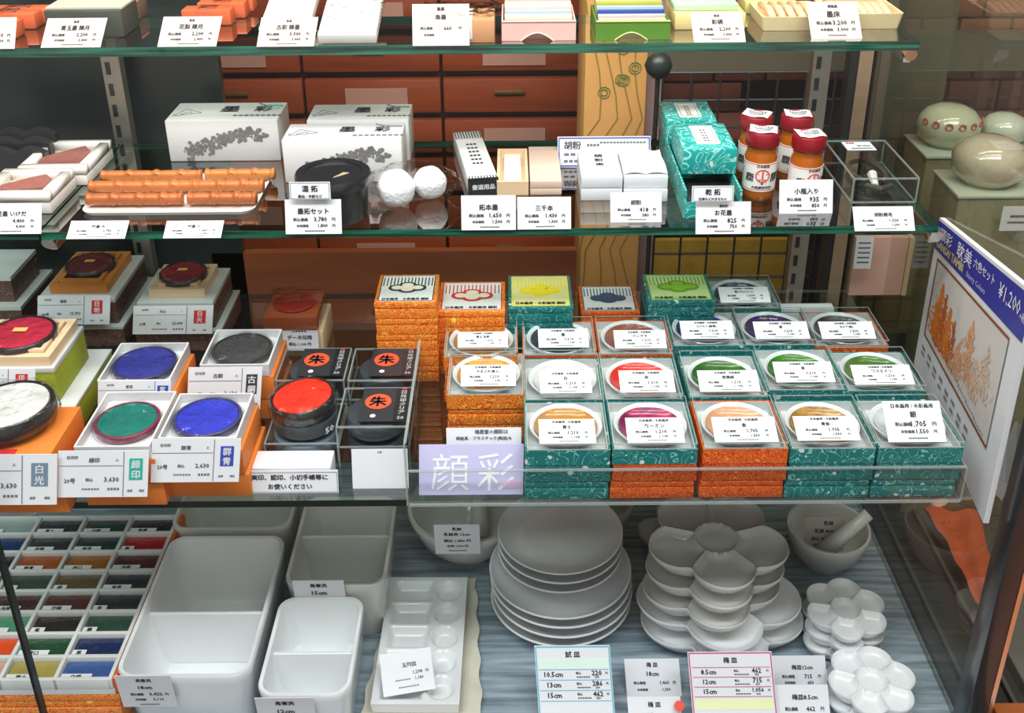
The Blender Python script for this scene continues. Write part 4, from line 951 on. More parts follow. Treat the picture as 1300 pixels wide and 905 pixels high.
yt = orange_pad(93, 189, 567, 497, .064, 'orange box with white tray and green ink pad with maroon ring', 'green', (.008, .17, .14), (.20, .02, .06))
yp = orange_pad(123, 215, 483, 435, .064, 'orange box with white tray and violet blue ink pad behind the green one', 'violet', (.035, .04, .27), (.04, .04, .12))
yg = orange_pad(253, 341, 463, 418, .064, 'orange box with white tray and charcoal ink pad, behind the blue one', 'charcoal', (.055, .055, .058), (.04, .04, .04))
twoc('price card 2,630 yen with blue seal strip before the bright blue ink pad', 191, 303, 612, 557, 270, yb - .015, ('群青', '20号', '2,630'), ('群', '青'), BLUEINK, tilt=12)
twoc('price card 3,630 yen with teal seal strip before the green ink pad', 73, 187, 631, 572, 156, yt - .015, ('緑印', '20号', '3,630'), ('緑', '印'), TEALINK, tilt=12)
twoc('price card with dark blue seal strip before the violet blue ink pad', 124, 216, 521, 483, 196, yp - .015, ('紫泥', '20号', '3,630'), ('紫', '泥'), BLUEINK, tilt=10)
twoc('price card with black seal strip before the charcoal ink pad', 237, 330, 520, 466, 305, yg - .015, ('古銅', '20号', '3,630'), ('古', '銅'), INK, tilt=12)
# white pad on plain orange boxes, far left
def white_pad():
    h = .060; x0, x1, y0, y1 = topframe(-70, 64, 577, 517, ZL + h); W, D = x1 - x0, y1 - y0
    T = thing('ink_pad_box', 'plain orange box stack at far left under the white ink pad', 'ink pad box', ((x0 + x1) / 2, y0, ZL + .0003))
    part('upper_box', box(-W / 2, W / 2, 0, D, .0305, h, .0006), ORBOX, T); part('lower_box', box(-W / 2, W / 2 + .007, -.004, D + .006, 0, .030, .0006), ORBOX, T)
    part('red_slip', box(-W * .3, W * .16, -.0005, .006, h + .0002, h + .0008), REDINK, T)
    p = at(8, 552, ZL + h); T2 = thing('ink_pad', 'white ink pad in shiny black plastic on the plain orange boxes', 'ink pad', (p.x, p.y, ZL + h + .0012))
    pad(T2, 0, .014, .0016, .0400, .020, (.72, .73, .70), (.015, .015, .017), tilty=-2, name='white')
    twoc('price card 630 yen with grey blue seal strip before the white ink pad', -70, 72, 641, 577, 28, y0 - .016, ('白', '20号', '3,630'), ('白', '光'), mat('slate_blue_ink', (.16, .24, .33), .6), tilt=12)
white_pad()
# small red brown lidded box
def small_box():
    h = .050; x0, x1, y0, y1 = topframe(334, 402, 403, 369, ZL + h); W, D = x1 - x0, y1 - y0
    T = thing('ink_pad_box', 'small red brown wrapped box with dark red pad behind the vermilion cases', 'ink pad box', ((x0 + x1) / 2, y0, ZL + .0003))
    part('lower_box', box(-W / 2 + .002, W / 2 + .004, .003, D + .006, 0, .030, .0006), BEIGEW, T)
    part('upper_box', box(-W / 2, W / 2, 0, D, .0303, h, .001), mat('red_brown_lacquer', (.34, .075, .025), .25, coat=.8), T)
    part('round_pad', lathe([(0, h + .001), (.001, h + .0004), (W * .36, h + .0004), (W * .40, h + .0018), (W * .38, h + .0024), (0, h + .002)], 32), mat('dark_red_gloss', (.28, .02, .015), .12, coat=1), T, (0, D / 2, 0))
    part('plastic_film', box(-W / 2 - .0008, W / 2 + .0008, -.0008, D + .0008, h * .62, h + .004, .001), WRAP, T)
    card(358, 405, 445, 417, ZL, 'small price card 1,100 yen before the red brown wrapped box', [('データ印用', 0, .6, .2, 'c', .8), ('税込 1,100 円', 0, .3, .16, 'c', .8), ('#marks', 0, .88, .06, 'c', .4, 0, 5)], y=y0 - .004, tilt=10, paper=SHADEP)
small_box()
# black vermilion pad cases
def shu_case(uL, uR, vF, vR, lab, under=None, top=True):
    h2 = .022; zt = ZL + 2 * h2 + .001; x0, x1, y0, y1 = topframe(uL, uR, vF, vR, zt); W, D = x1 - x0, y1 - y0
    for q in (0, 1):
        if q == 0:
            T = thing('vermilion_pad_case', under, 'ink pad case', ((x0 + x1) / 2, y0 + .001, ZL + .0003))
        else: T = thing('vermilion_pad_case', lab, 'ink pad case', ((x0 + x1) / 2, y0, ZL + h2 + .0010))
        r_ = min(W, D) / 2 - .003
        dk = mat('slate_plastic', (.055, .065, .075), .3, coat=.4)
        part('round_pad', lathe([(0, .001), (r_ * .9, .001), (r_, .004), (r_, .0105), (r_ * .97, .012), (r_ * .97, .0165), (r_ * .92, .018), (0, .018)], 40), dk, T, (0, D / 2, 0))
        clear_case(T, W, D, h2)
        if q == 1:
            k = part('print_panel', box(-W * .22, W * .485, D * .12, D * .99, h2 + .0003, h2 + .0007), mat('charcoal_print', (.028, .030, .034), .4), T)
            part('black_print_strip', box(W * .27, W * .48, D * .13, D * .98, h2 + .0009, h2 + .0011), BLACK, k)
            bm = bmesh.new(); n = 32; c = bm.verts.new((W * .02, D * .62, h2 + .0012)); rr_ = [bm.verts.new((W * .02 + W * .19 * math.cos(6.283 * i / n), D * .62 + W * .19 * math.sin(6.283 * i / n), h2 + .0012)) for i in range(n)]
            for i in range(n): bm.faces.new((c, rr_[i], rr_[(i + 1) % n]))
            part('red_disc', bm, mat('vermilion_print', (.85, .09, .03), .5), k)
            part('lettering', letters([('朱', W * .02, D * .62, W * .24)], lambda x, y: (x, y, h2 + .0016)), INK, k)
            part('side_lettering', letters([(ch, W * .375, D * (.86 - .105 * i), D * .085, 'c', W * .15) for i, ch in enumerate('日光印クリア')] + [('50', W * .375, D * .20, D * .07, 'c', W * .15)], lambda x, y: (x, y, h2 + .0014)), WHITEINK, k)
            bm = bmesh.new(); n = 16; c = [bm.verts.new((-W * .02 + W * .04 * math.cos(6.283 * i / n), D * .25 + W * .04 * math.sin(6.283 * i / n), h2 + .0013)) for i in range(n)]; bm.faces.new(c)
            part('white_dot', bm, WHITEINK, k); part('red_square', box(W * .34, W * .41, D * .93, D * .965, h2 + .0014, h2 + .0016), REDINK, k)
    return x0, x1, y0, y1
shu_case(350, 436, 483, 443, 'clear case with red disc label on the rear left black vermilion pad', 'lower case under the rear left vermilion pad')
shu_case(442, 527, 483, 443, 'clear case with red disc label on the rear right black vermilion pad', 'lower case under the rear right vermilion pad')
shu_case(427, 518, 542, 493, 'clear case with red disc label on the front vermilion pad, beside the open red pad', 'lower case under the front vermilion pad, above the blank white card')
def red_pad():
    zt = ZL + .022; x0, x1, y0, y1 = topframe(336, 428, 563, 520, zt); W, D = x1 - x0, y1 - y0
    T = thing('vermilion_pad_case', 'clear case with slate round tin directly under the open red ink pad', 'ink pad case', ((x0 + x1) / 2, y0, ZL + .0003))
    r_ = W / 2 - .003; part('round_pad', lathe([(0, .001), (r_ * .9, .001), (r_, .004), (r_, .012), (r_ * .97, .018), (0, .018)], 40), mat('blue_grey_plastic', (.16, .20, .24), .3, coat=.4), T, (0, D / 2, 0)); clear_case(T, W, max(D, W * .95), .0215)
    T2 = thing('red_ink_pad', 'open bright red round ink pad wrapped in plastic on a clear case', 'ink pad', ((x0 + x1) / 2, y0 + r_ + .001, zt + .0012), R(14))
    part('base_ring', lathe([(0, .001), (r_ * .98, .001), (r_, .003), (r_, .013), (r_ * 1.01, .014), (0, .014)], 40), mat('slate_plastic', (.055, .065, .075), .3, coat=.4), T2, (0, 0, 0))
    pad(T2, 0, 0, .0145, r_ * 1.02, .017, (.78, .030, .012), (.012, .012, .013), tilty=-5, name='open_red')
    part('lettering', letters([('50', .020, .006, .006)], lambda x, z: (x, -math.sqrt(max(0, (r_ + .0015) ** 2 - x * x)), z)), WHITEINK, T2)
red_pad()
card(308, 430, 626, 597, ZL, 'long white notice card for seal ink use before the open red pad', [('実印、認印、小切手帳等に', 0, .70, .24, 'c', .9), ('お使いください', 0, .30, .24, 'c', .5), ('#frame', 0, .48, .86, 'c', .98, 0, .015)], tilt=12, name='notice_card', cat='notice card')
part('folded_back', box(-.04, .036, .008, .034, .0005, .0215, .001), SHADEP, bpy.data.objects['notice_card'])
card(448, 519, 620, 570, ZL, 'blank looking white card before the front vermilion case', [('土佐', 0, .93, .05)], tilt=14, ink=GREYINK)
# ================================================================== LOWER SHELF, RIGHT: paint boxes in the acrylic tray
LIDM = ACRY; HB3 = .0185
def swirl(name, col, c2):
    m, t, b = nt(name); b.inputs['Roughness'].default_value = .18; b.inputs['Coat Weight'].default_value = .6
    N = t.nodes.new; L = t.links.new; tc = N('ShaderNodeTexCoord'); n = N('ShaderNodeTexNoise'); n.inputs['Scale'].default_value = 22; n.inputs['Distortion'].default_value = 2; n.inputs['Detail'].default_value = 1; L(tc.outputs['Object'], n.inputs[0])
    r = N('ShaderNodeValToRGB'); r.color_ramp.elements[0].position = .44; r.color_ramp.elements[1].position = .56; r.color_ramp.elements[0].color = (*col, 1); r.color_ramp.elements[1].color = (*c2, 1)
    L(n.outputs[0], r.inputs[0]); L(r.outputs[0], b.inputs['Base Color']); return m
def hollow_box(W, D, H, m_key):
    def f():
        bm = bmesh.new(); t = .0016
        lo = rr_loop(bm, W, D, .0006, 0, 1, cy=D / 2); a = rr_loop(bm, W, D, .0006, H, 1, cy=D / 2); b = rr_loop(bm, W - 2 * t, D - 2 * t, .0004, H, 1, cy=D / 2); c = rr_loop(bm, W - 2 * t, D - 2 * t, .0004, .003, 1, cy=D / 2)
        return loft(bm, [lo, a, b, c])
    return cached(('hb', round(W, 4), round(D, 4), round(H, 4)), f)
BW = .0735
def closed_box(x, y, z, m, lab, grp, D):
    T = thing('paint_box', lab, 'paint box', (x, y, z), 0, grp)
    part('box_tray', cached(('cb1', round(D, 4)), lambda: box(-BW / 2, BW / 2, 0, D, 0, HB3 * .62, .0005)), m, T)
    part('box_lid', cached(('cb2', round(D, 4)), lambda: box(-BW / 2 + .0006, BW / 2 - .0006, .0006, D - .0006, HB3 * .66, HB3 - .0004, .0005)), m, T)
def open_box(x, y, z, m, lab, D, col, c2, cname, crescent=True):
    T = thing('paint_box', lab, 'paint box', (x, y, z)); H = .0150
    part('box_tray', hollow_box(BW, D, H, 0), m, T)
    part('lining', cached(('ln', round(D, 4)), lambda: (lambda b: loft(b, [rr_loop(b, BW - .0036, D - .0036, .0006, .0032, 1, cy=D / 2), rr_loop(b, BW - .0036, D - .0036, .0006, .0149, 1, cy=D / 2), rr_loop(b, BW - .0050, D - .0050, .0005, .0149, 1, cy=D / 2), rr_loop(b, BW - .0050, D - .0050, .0005, .0055, 1, cy=D / 2)]))(bmesh.new())), LINING, T)
    r_ = .0325; ky = min(1.0, (D - .006) / (2 * r_))
    d = part('porcelain_dish', cached(('dish',), lambda: lathe([(0, .0), (r_ * .62, 0), (r_ * .85, .003), (r_ * .985, .0085), (r_, .0100), (r_ * .985, .0105), (r_ * .93, .0100), (r_ * .86, .0060), (r_ * .6, .0025), (0, .0022)], 56)), PORC, T, (0, D / 2 + .001, .0056))
    mm = swirl('paint_' + cname, col, c2)
    part('paint', cached(('paint',), lambda: lathe([(0, .0032), (r_ * .55, .0036), (r_ * .76, .0058), (r_ * .865, .0086), (r_ * .85, .0068), (r_ * .80, .0045)], 56)), mm, T, (0, D / 2 + .001, .0057))
    bm = bmesh.new(); e = .0006; W = BW - .001; z0 = H + .0004; z1 = H + .0058
    o = part('clear_lid', cached(('cl', round(D, 4)), lambda: (lambda b: (bx(b, -W / 2, W / 2, .0005, D - .0005, z1 - .0005, z1), bx(b, -W / 2, W / 2, .0005, .001, z0, z1 - .0006), bx(b, -W / 2, -W / 2 + .0005, .0012, D - .001, z0, z1 - .0006), bx(b, W / 2 - .0005, W / 2, .0012, D - .001, z0, z1 - .0006), b)[-1])(bmesh.new())), LIDM, T)
    bm.free()
    part('lid_edge', cached(('cle', round(D, 4)), lambda: (lambda b: (bx(b, -W / 2, W / 2, .0001, .0011, z1 - .0004, z1 + .0004), bx(b, -W / 2, W / 2, D - .0009, D - .0001, z1 - .0004, z1 + .0004), bx(b, -W / 2, -W / 2 + .0008, .001, D - .001, z1 - .0004, z1 + .0004), bx(b, W / 2 - .0008, W / 2, .001, D - .001, z1 - .0004, z1 + .0004), bx(b, -W / 2, W / 2, .0001, .0009, H + .0001, H + .0009), b)[-1])(bmesh.new())), ACED, o, label='pale lid edges')
    return T, z + z1
ZTR = ZL + .0034
COLS = {'A': 'orange', }
# column, row, pixel box (uL,uR,vF,vR) of the top, lowest boxes, paint
Hst = .0560
def paint(uL, uR, vF, vR, mats, lab, cname, col, c2, title, price, cu, where, lvl=3, cardtilt=66, under_lab=None, Hadd=0):
    zt = ZTR + (lvl - 1) * (HB3 + .0003) + .0208; x0, x1, y0, y1 = topframe(uL, uR, vF, vR, zt); D = min(max(y1 - y0, .066), .082); x = (x0 + x1) / 2
    z = ZTR
    for q in range(lvl - 1):
        closed_box(x + (.0008 if q % 2 else -.0006), y0 + .0005, z, mats[q], (under_lab % ('bottom', 'second', 'third')[q]) if under_lab else 'closed box hidden under the %s paint, %s from the tray floor' % (cname.replace('_', ' '), ('first', 'second', 'third')[q]), 'closed paint boxes', .066)
        z += HB3 + .0003
    T, zc = open_box(x, y0, z, mats[-1], lab, .0735 if D > .07 else D, col, c2, cname)
    # card lying on the clear lid
    cuL, cuR, cvB, cvT = cu
    p = [('日本画用 / 水彩画用', 0, .88, .11, 'c', .90), (title, 0, .67, .15, 'c', .5), ('税込価格', -.34, .43, .10, 'l', .28), (price[0], .20, .43, .15, 'r', .34), ('円', .34, .43, .10), ('本体価格', -.26, .25, .085, 'l', .24), (price[1], .22, .25, .12, 'r', .28), ('円', .34, .25, .08), ('#marks', .02, .09, .035, 'c', .34)]
    card(cuL, cuR, cvB, cvT, zc + .0012, 'white price card on the lid of ' + where, p, tilt=cardtilt, skewx=-.02)
    return T
P1 = ('1,210', '1,100'); P2 = ('1,705', '1,550')
# front row
paint(667, 775, 565, 501, (TEAL, TEAL, TEAL), 'open teal paint box with ochre paint at the left of the front row', 'ochre', (.62, .24, .03), (.50, .27, .10), '黄土', P1, (685, 757, 563, 532), 'the front row ochre box', under_lab='closed teal box, %s from the tray floor under the front ochre box')
paint(778, 887, 564, 501, (ORNG, ORNG, TEAL), 'open teal paint box with magenta paint in the front row', 'magenta', (.50, .02, .12), (.20, .015, .09), 'カーミン', P1, (797, 870, 562, 530), 'the magenta box', under_lab='closed orange box, %s from the tray floor under the magenta box')
paint(893, 1003, 563, 501, (ORNG, ORNG, ORNG), 'open orange paint box with salmon pink paint in the front row', 'salmon', (.72, .38, .22), (.66, .32, .18), '金', P2, (908, 989, 561, 529), 'the salmon pink box', under_lab='closed orange box, %s from the tray floor under the salmon box')
paint(1004, 1115, 563, 501, (TEAL, TEAL, TEAL), 'open teal paint box with gold paint in the front row', 'gold', (.50, .27, .06), (.34, .16, .04), '青金', P2, (1013, 1093, 559, 528), 'the gold box', under_lab='closed teal box, %s from the tray floor under the gold box')
paint(1116, 1227, 562, 500, (TEAL, TEAL, TEAL), 'open teal paint box with white silver paint at the right end of the front row', 'silver', (.58, .60, .62), (.66, .68, .70), '銀', P2, (1128, 1202, 561, 509), 'the silver white box at the right end', under_lab='closed teal box, %s from the tray floor under the silver white box', cardtilt=48)
# second row
paint(568, 665, 495, 443, (ORNG2, ORNG2, ORNG2), 'open orange paint box with bright yellow paint at the left end of the second row', 'yellow', (.85, .36, .01), (.62, .28, .05), 'やまぶき(黄土)', ('1,210', '1,100'), (585, 655, 490, 463), 'the bright yellow box', under_lab='closed amber brocade box, %s from the tray floor under the bright yellow box')
paint(665, 768, 502, 449, (TEAL, TEAL, TEAL), 'open teal paint box with white paint in the second row', 'white', (.68, .67, .66), (.72, .71, .70), '白', P1, (686, 752, 499, 471), 'the white paint box')
paint(768, 868, 501, 449, (TEAL, TEAL, TEAL), 'open teal paint box with scarlet red paint in the second row', 'scarlet', (.80, .03, .015), (.66, .02, .015), '赤', P1, (788, 858, 498, 470), 'the scarlet red box')
paint(877, 975, 498, 446, (TEAL, TEAL, TEAL), 'open teal paint box with dark green paint, left of three greens', 'dark_green', (.04, .16, .02), (.03, .12, .02), '若葉緑', P1, (889, 966, 497, 470), 'the leftmost green box')
paint(977, 1075, 489, 438, (TEAL, TEAL, TEAL), 'open teal paint box with grass green paint, middle of three greens', 'grass_green', (.05, .22, .015), (.04, .16, .015), '草', P1, (986, 1061, 485, 459), 'the middle green box')
paint(1079, 1175, 490, 440, (TEAL, TEAL, TEAL), 'open teal paint box with moss green paint, right of three greens', 'moss_green', (.07, .17, .025), (.10, .20, .04), 'ワカミドリ', P1, (1086, 1162, 488, 463), 'the rightmost green box')
# third row
paint(565, 655, 447, 409, (ORNG2, ORNG2, ORNG2), 'open orange paint box with tan ochre paint behind the bright yellow box', 'tan', (.62, .33, .10), (.50, .26, .08), '黄土 白黄', P1, (581, 645, 441, 421), 'the tan ochre box behind the yellow one')
paint(665, 757, 445, 402, (ORNG, ORNG, ORNG), 'open paint box with near black paint in the third row', 'black', (.035, .035, .045), (.06, .06, .08), '墨', P1, (684, 748, 441, 417), 'the near black box')
paint(763, 853, 444, 401, (ORNG, ORNG, ORNG), 'open paint box with red brown paint in the third row', 'red_brown', (.26, .07, .04), (.30, .12, .09), 'ベンガラ', P1, (781, 847, 442, 419), 'the red brown box')
paint(858, 945, 433, 390, (TEAL, TEAL, TEAL), 'open teal paint box with violet blue paint in the third row', 'violet_blue', (.035, .025, .32), (.03, .03, .12), 'コバルト(群青)', P1, (866, 933, 430, 407), 'the violet blue box')
paint(947, 1036, 432, 390, (TEAL, TEAL, TEAL), 'open teal paint box with deep purple paint in the third row', 'purple', (.06, .02, .16), (.05, .03, .09), '紫', P1, (960, 1029, 430, 408), 'the deep purple box')
paint(1036, 1130, 433, 390, (TEAL, TEAL, ORNG), 'open orange sided paint box with brown black paint at the right of the third row', 'brown_black', (.05, .04, .045), (.08, .07, .08), 'セピア(焦)', P1, (1044, 1113, 430, 408), 'the brown black box')
paint(908, 990, 386, 351, (TEAL, TEAL, TEAL), 'open paint box with navy paint alone in the fourth row', 'navy', (.03, .05, .16), (.04, .06, .14), '藍(プルシャン)', P1, (915, 979, 384, 364), 'the navy box in the fourth row')
# closed boxes with printed lids at the back
def plum_lid(uL, uR, vF, vR, n, m, ground, petal, lab, ulab, core=WHITEINK, lines=True):
    zt = ZTR + n * (HB3 + .0003); x0, x1, y0, y1 = topframe(uL, uR, vF, vR, zt); x = (x0 + x1) / 2; W = x1 - x0; D = min(max(y1 - y0, .058), .075); z = ZTR
    for q in range(n):
        last = q == n - 1
        T = thing('lidded_paint_box' if last else 'paint_box', lab if last else ulab % ('first', 'second', 'third', 'fourth', 'fifth')[q], 'paint box', (x + (.0006 if q % 2 else 0), y0, z), 0, None if last else 'closed paint boxes')
        part('box_tray', box(-W / 2, W / 2, 0, D, 0, HB3 * .62, .0005), m, T); part('box_lid', box(-W / 2 - .0003, W / 2 + .0003, -.0003, D, HB3 * .66, HB3 - .0003, .0005), m, T)
        z += HB3 + .0003
    zz = HB3; pl = part('lid_print', box(-W / 2 + .003, W / 2 - .003, .003, D - .003, zz, zz + .0003), ground, T)
    W -= .006; k = D / W
    if lines: part('stripe_print', letters([('#rect', (-.45 + i * .064) * W, D * .72, D * .3, 'c', .0012) for i in range(15)] + [('#frame', 0, D / 2, D - .008, 'c', W - .001, 0, .001)], lambda a, b: (a, b, zz + .0005)), petal if petal is not WHITEINK else INK, pl)
    def flower(s, h):
        bm = bmesh.new(); n_ = 72; ring = []
        for i in range(n_):
            a = 6.283185 * i / n_; rr_ = 0
            for cx, cy, pr in ((0, .13, .15), (-.19, .0, .145), (.19, .0, .145), (0, -.08, .16)):
                dx, dy = cx, cy; b = dx * math.cos(a) + dy * math.sin(a); c2_ = dx * dx + dy * dy - pr * pr * s * s; q = b * b - c2_
                if q > 0: rr_ = max(rr_, b + math.sqrt(q))
            ring.append(bm.verts.new((rr_ * W * math.cos(a), D * .50 + rr_ * W * math.sin(a) * .75, h)))
        bm.faces.new(ring); bmesh.ops.triangulate(bm, faces=bm.faces[:]); return bm
    o = part('plum_print', flower(1.12, zz + .0007), petal, pl); part('plum_centre', flower(.72, zz + .0009), core, pl)
    part('lettering', letters([('日本画用・水彩画用 顔彩', 0, D * .12, D * .075, 'c', W * .85)], lambda a, b: (a, b, zz + .0006)), INK, pl)
CRM = mat('cream_print', (.82, .72, .58), .5); NV = mat('navy_print', (.03, .08, .16), .5); GRN = mat('green_lid_print', (.16, .42, .03), .5); YEL = mat('yellow_print', (.92, .72, .03), .5)
LG = mat('lime_lid_ground', (.55, .72, .30), .5); LY = mat('pale_yellow_ground', (.78, .74, .30), .5); WG = mat('white_lid_ground', (.74, .74, .72), .5)
plum_lid(475, 553, 384, 348, 5, ORNG2, WG, INK, 'orange box with cream blossom lid, left end of the back row', 'closed amber box, %s from the bottom under the cream blossom lid', core=CRM)
plum_lid(555, 640, 395, 357, 4, ORNG2, WG, REDINK, 'orange brocade box with red blossom lid right of the cream blossom stack', 'closed amber box, %s from the bottom under the red blossom lid', core=CRM)
plum_lid(645, 727, 390, 349, 4, TEAL, LY, YEL, 'teal box with yellow blossom lid in the back row', 'closed teal box, %s from the bottom under the yellow blossom lid', core=YEL)
plum_lid(738, 812, 396, 362, 3, ORNG, WG, NV, 'orange sided box with navy blossom lid in the back row', 'closed orange box, %s from the bottom under the navy blossom lid', core=NV)
plum_lid(823, 908, 382, 347, 4, TEAL, LG, GRN, 'teal box with bright green blossom lid in the back row', 'closed teal box, %s from the bottom under the green blossom lid', core=mat('lime_core', (.30, .60, .05), .5))
p = at(1025, 388, ZTR + .045); tag(part('white_slab', box(-.030, .030, 0, .012, ZTR - ZL, .045, .001), PAPER, None, (p.x, p.y, ZL)), 'narrow white slab standing between the fourth row navy box and the marbled board', 'slab')
# signs before the yellow stack
card(567, 662, 575, 543, 0, 'small notice card about paints behind the lavender sign', [('鳩居堂の顔彩は', .1, .85, .17, 'c', .6), ('棒絵具・プラスチック(陶皿)も', 0, .58, .17, 'c', .9), ('取り扱っております。', -.1, .30, .15, 'c', .6)], tilt=18, y=at(600, 612, ZTR).y + .004, name='notice_card', cat='notice card', ink=GREYINK)
T = card(532, 664, 628, 564, ZTR, 'lavender sign with two large white characters at the left front of the tray', [('顔', -.20, .45, .74, 'c', .36), ('彩', .24, .45, .74, 'c', .36)], tilt=18, paper=LAV, ink=WHITEINK, name='lavender_sign', cat='sign', skewx=.02,
     extra=[('pink_lettering', [('#marks', .40, .22, .16, 'c', .20, 0, 9)], mat('pink_print', (.80, .55, .72), .6))])
# ---- tall maple picture panel leaning by the side glass
def maple():
    A = aty(1160, 462, .984); B = aty(1193, 276, .984); Cc = aty(1248, 664, .742); Dd = aty(1312, 372, .742)
    # A far bottom, B far top, Cc near bottom, Dd near top ; s 0 far..1 near, t 0 bottom..1 top
    nrm = (Cc - A).cross(B - A).normalized(); 
    if nrm.x > 0: nrm = -nrm
    o0 = A.copy()
    T = thing('picture_panel', 'tall white picture panel of orange maple trees with blue price band, by the right glass', 'sign', o0)
    def P(s, t, off=0): return tuple(((A * (1 - s) + Cc * s) * (1 - t) + (B * (1 - s) + Dd * s) * t) + nrm * off - o0)
    def quad(bm, q, off): return bm.faces.new([bm.verts.new(P(s, t, off)) for s, t in q])
    bm = bmesh.new(); f = [bm.verts.new(P(s, t, 0)) for s, t in ((0, 0), (1, 0), (1, 1), (0, 1))]; b = [bm.verts.new(P(s, t, -.005)) for s, t in ((0, 0), (1, 0), (1, 1), (0, 1))]
    bm.faces.new(f); bm.faces.new(b[::-1])
    for i in range(4): bm.faces.new((f[i], b[i], b[(i + 1) % 4], f[(i + 1) % 4]))
    bmesh.ops.recalc_face_normals(bm, faces=bm.faces); part('panel', bm, PAPER, T)
    bm = bmesh.new(); quad(bm, ((0, .81), (1, .80), (1, .985), (0, .985)), .0006); part('blue_band', bm, mat('royal_blue_print', (.025, .03, .33), .4), T)
    def mpp(off): return lambda x, y: P(x, y, off)
    part('lettering', letters([('顔彩', .13, .925, .075, 'c', .17), ('耽美', .36, .925, .085, 'c', .17), ('六色セット', .58, .93, .05, 'c', .22), ('¥1,200', .84, .91, .075, 'c', .20), ('+税', .97, .89, .035, 'c', .05)], mpp(.0012), bold=False), WHITEINK, T)
    part('gold_lettering', letters([('GANSAI TAMBI', .20, .855, .045, 'c', .34), ], mpp(.0012)), GOLDINK, T)
    part('pale_lettering', letters([('Starry Colors', .52, .845, .035, 'c', .24)], mpp(.0012)), mat('lilac_ink', (.5, .5, .8), .5), T)
    bm = bmesh.new(); fr = mat('brown_frame_print', (.26, .07, .015), .5); a, b_, c, d, w_ = .07, .90, .27, .775, .014
    for q in (((a, c), (b_, c), (b_, c + w_), (a, c + w_)), ((a, d - w_), (b_, d - w_), (b_, d), (a, d)), ((a, c), (a + w_, c), (a + w_, d), (a, d))): quad(bm, q, .0010)
    part('frame_print', bm, fr, T); bm = bmesh.new(); quad(bm, ((b_ - .002, c), (b_ + .003, c), (b_ + .003, d), (b_ - .002, d)), .0010); part('thin_rule', bm, GREYINK, T)
    bm = bmesh.new(); quad(bm, ((a + w_, c + w_), (b_, c + w_), (b_, d - w_), (a + w_, d - w_)), .0008); part('picture_ground', bm, mat('pale_grey_ground', (.66, .62, .60), .5), T)
    rnd = random.Random(2)
    def leaves(nm, cols, trees, seed):
        V, F = [], []; rn = random.Random(seed)
        for (cx, base, h, wd, cnt) in trees:
            for i in range(cnt):
                u = rn.random() ** .7; y = base + h * (1 - u); x = cx + rn.gauss(0, .42) * wd * u ** .8; r_ = rn.uniform(.004, .010)
                if not (a + w_ < x < b_ - .01 and c + .02 < y < d - .02): continue
                k = len(V); an = rn.random() * 6
                for q in range(5): V.append(P(x + r_ * math.cos(an + q * 1.257) * .9, y + r_ * 1.3 * math.sin(an + q * 1.257), .0012 + .00002 * (i % 20)))
                F.append(tuple(range(k, k + 5)))
        me = bpy.data.meshes.new('leaf'); me.from_pydata(V, [], F); part(nm, me, cols, T)
    leaves('maple_leaves_print', mat('orange_leaf_print', (.72, .20, .02), .5, var=.4, scale=80), [(.20, .34, .34, .11, 420), (.33, .33, .28, .10, 300)], 1)
    leaves('dark_leaves_print', mat('rust_leaf_print', (.55, .12, .02), .5), [(.26, .32, .33, .10, 240), (.40, .33, .25, .07, 120)], 3)
    leaves('pale_leaves_print', mat('peach_leaf_print', (.72, .38, .20), .5, var=.3), [(.58, .38, .30, .13, 300), (.48, .33, .2, .1, 120)], 4)
    leaves('faint_leaves_print', mat('faint_peach_print', (.70, .52, .40), .5), [(.76, .42, .24, .12, 180), (.68, .36, .2, .1, 100)], 5)
    part('caption_lettering', letters([('#marks', .10 + .085 * i, .20 + (.01 if i % 2 else 0), .022, 'c', .045, 0, 4) for i in range(8)] + [('#marks', .10 + .085 * i, .165, .018, 'c', .04, 0, 3) for i in range(8)] + [('#marks', .4 + .1 * i, .34 - .01 * i, .006, 'c', .12, 0, 5) for i in range(5)], mpp(.0013)), GREYINK, T)
    bm = bmesh.new()
    pts = [Cc + Vector((.028, .03, .004)), Cc + Vector((.030, .02, .06)), Cc + Vector((.034, .022, .10))]
    q0 = [bm.verts.new(tuple(Vector((Cc.x + .012 + .010 * math.sin(i * .6), Cc.y + .004 + .006 * i, Cc.z + .01)) - o0)) for i in range(6)]
    q1 = [bm.verts.new(tuple(Vector((Cc.x + .026 + .006 * math.sin(i * .6), Cc.y + .004 + .006 * i, Cc.z + .085)) - o0)) for i in range(6)]
    for i in range(5): bm.faces.new((q0[i], q0[i + 1], q1[i + 1], q1[i]))
    part('curled_flap', smooth(bm, 180), PAPER, T)
maple()
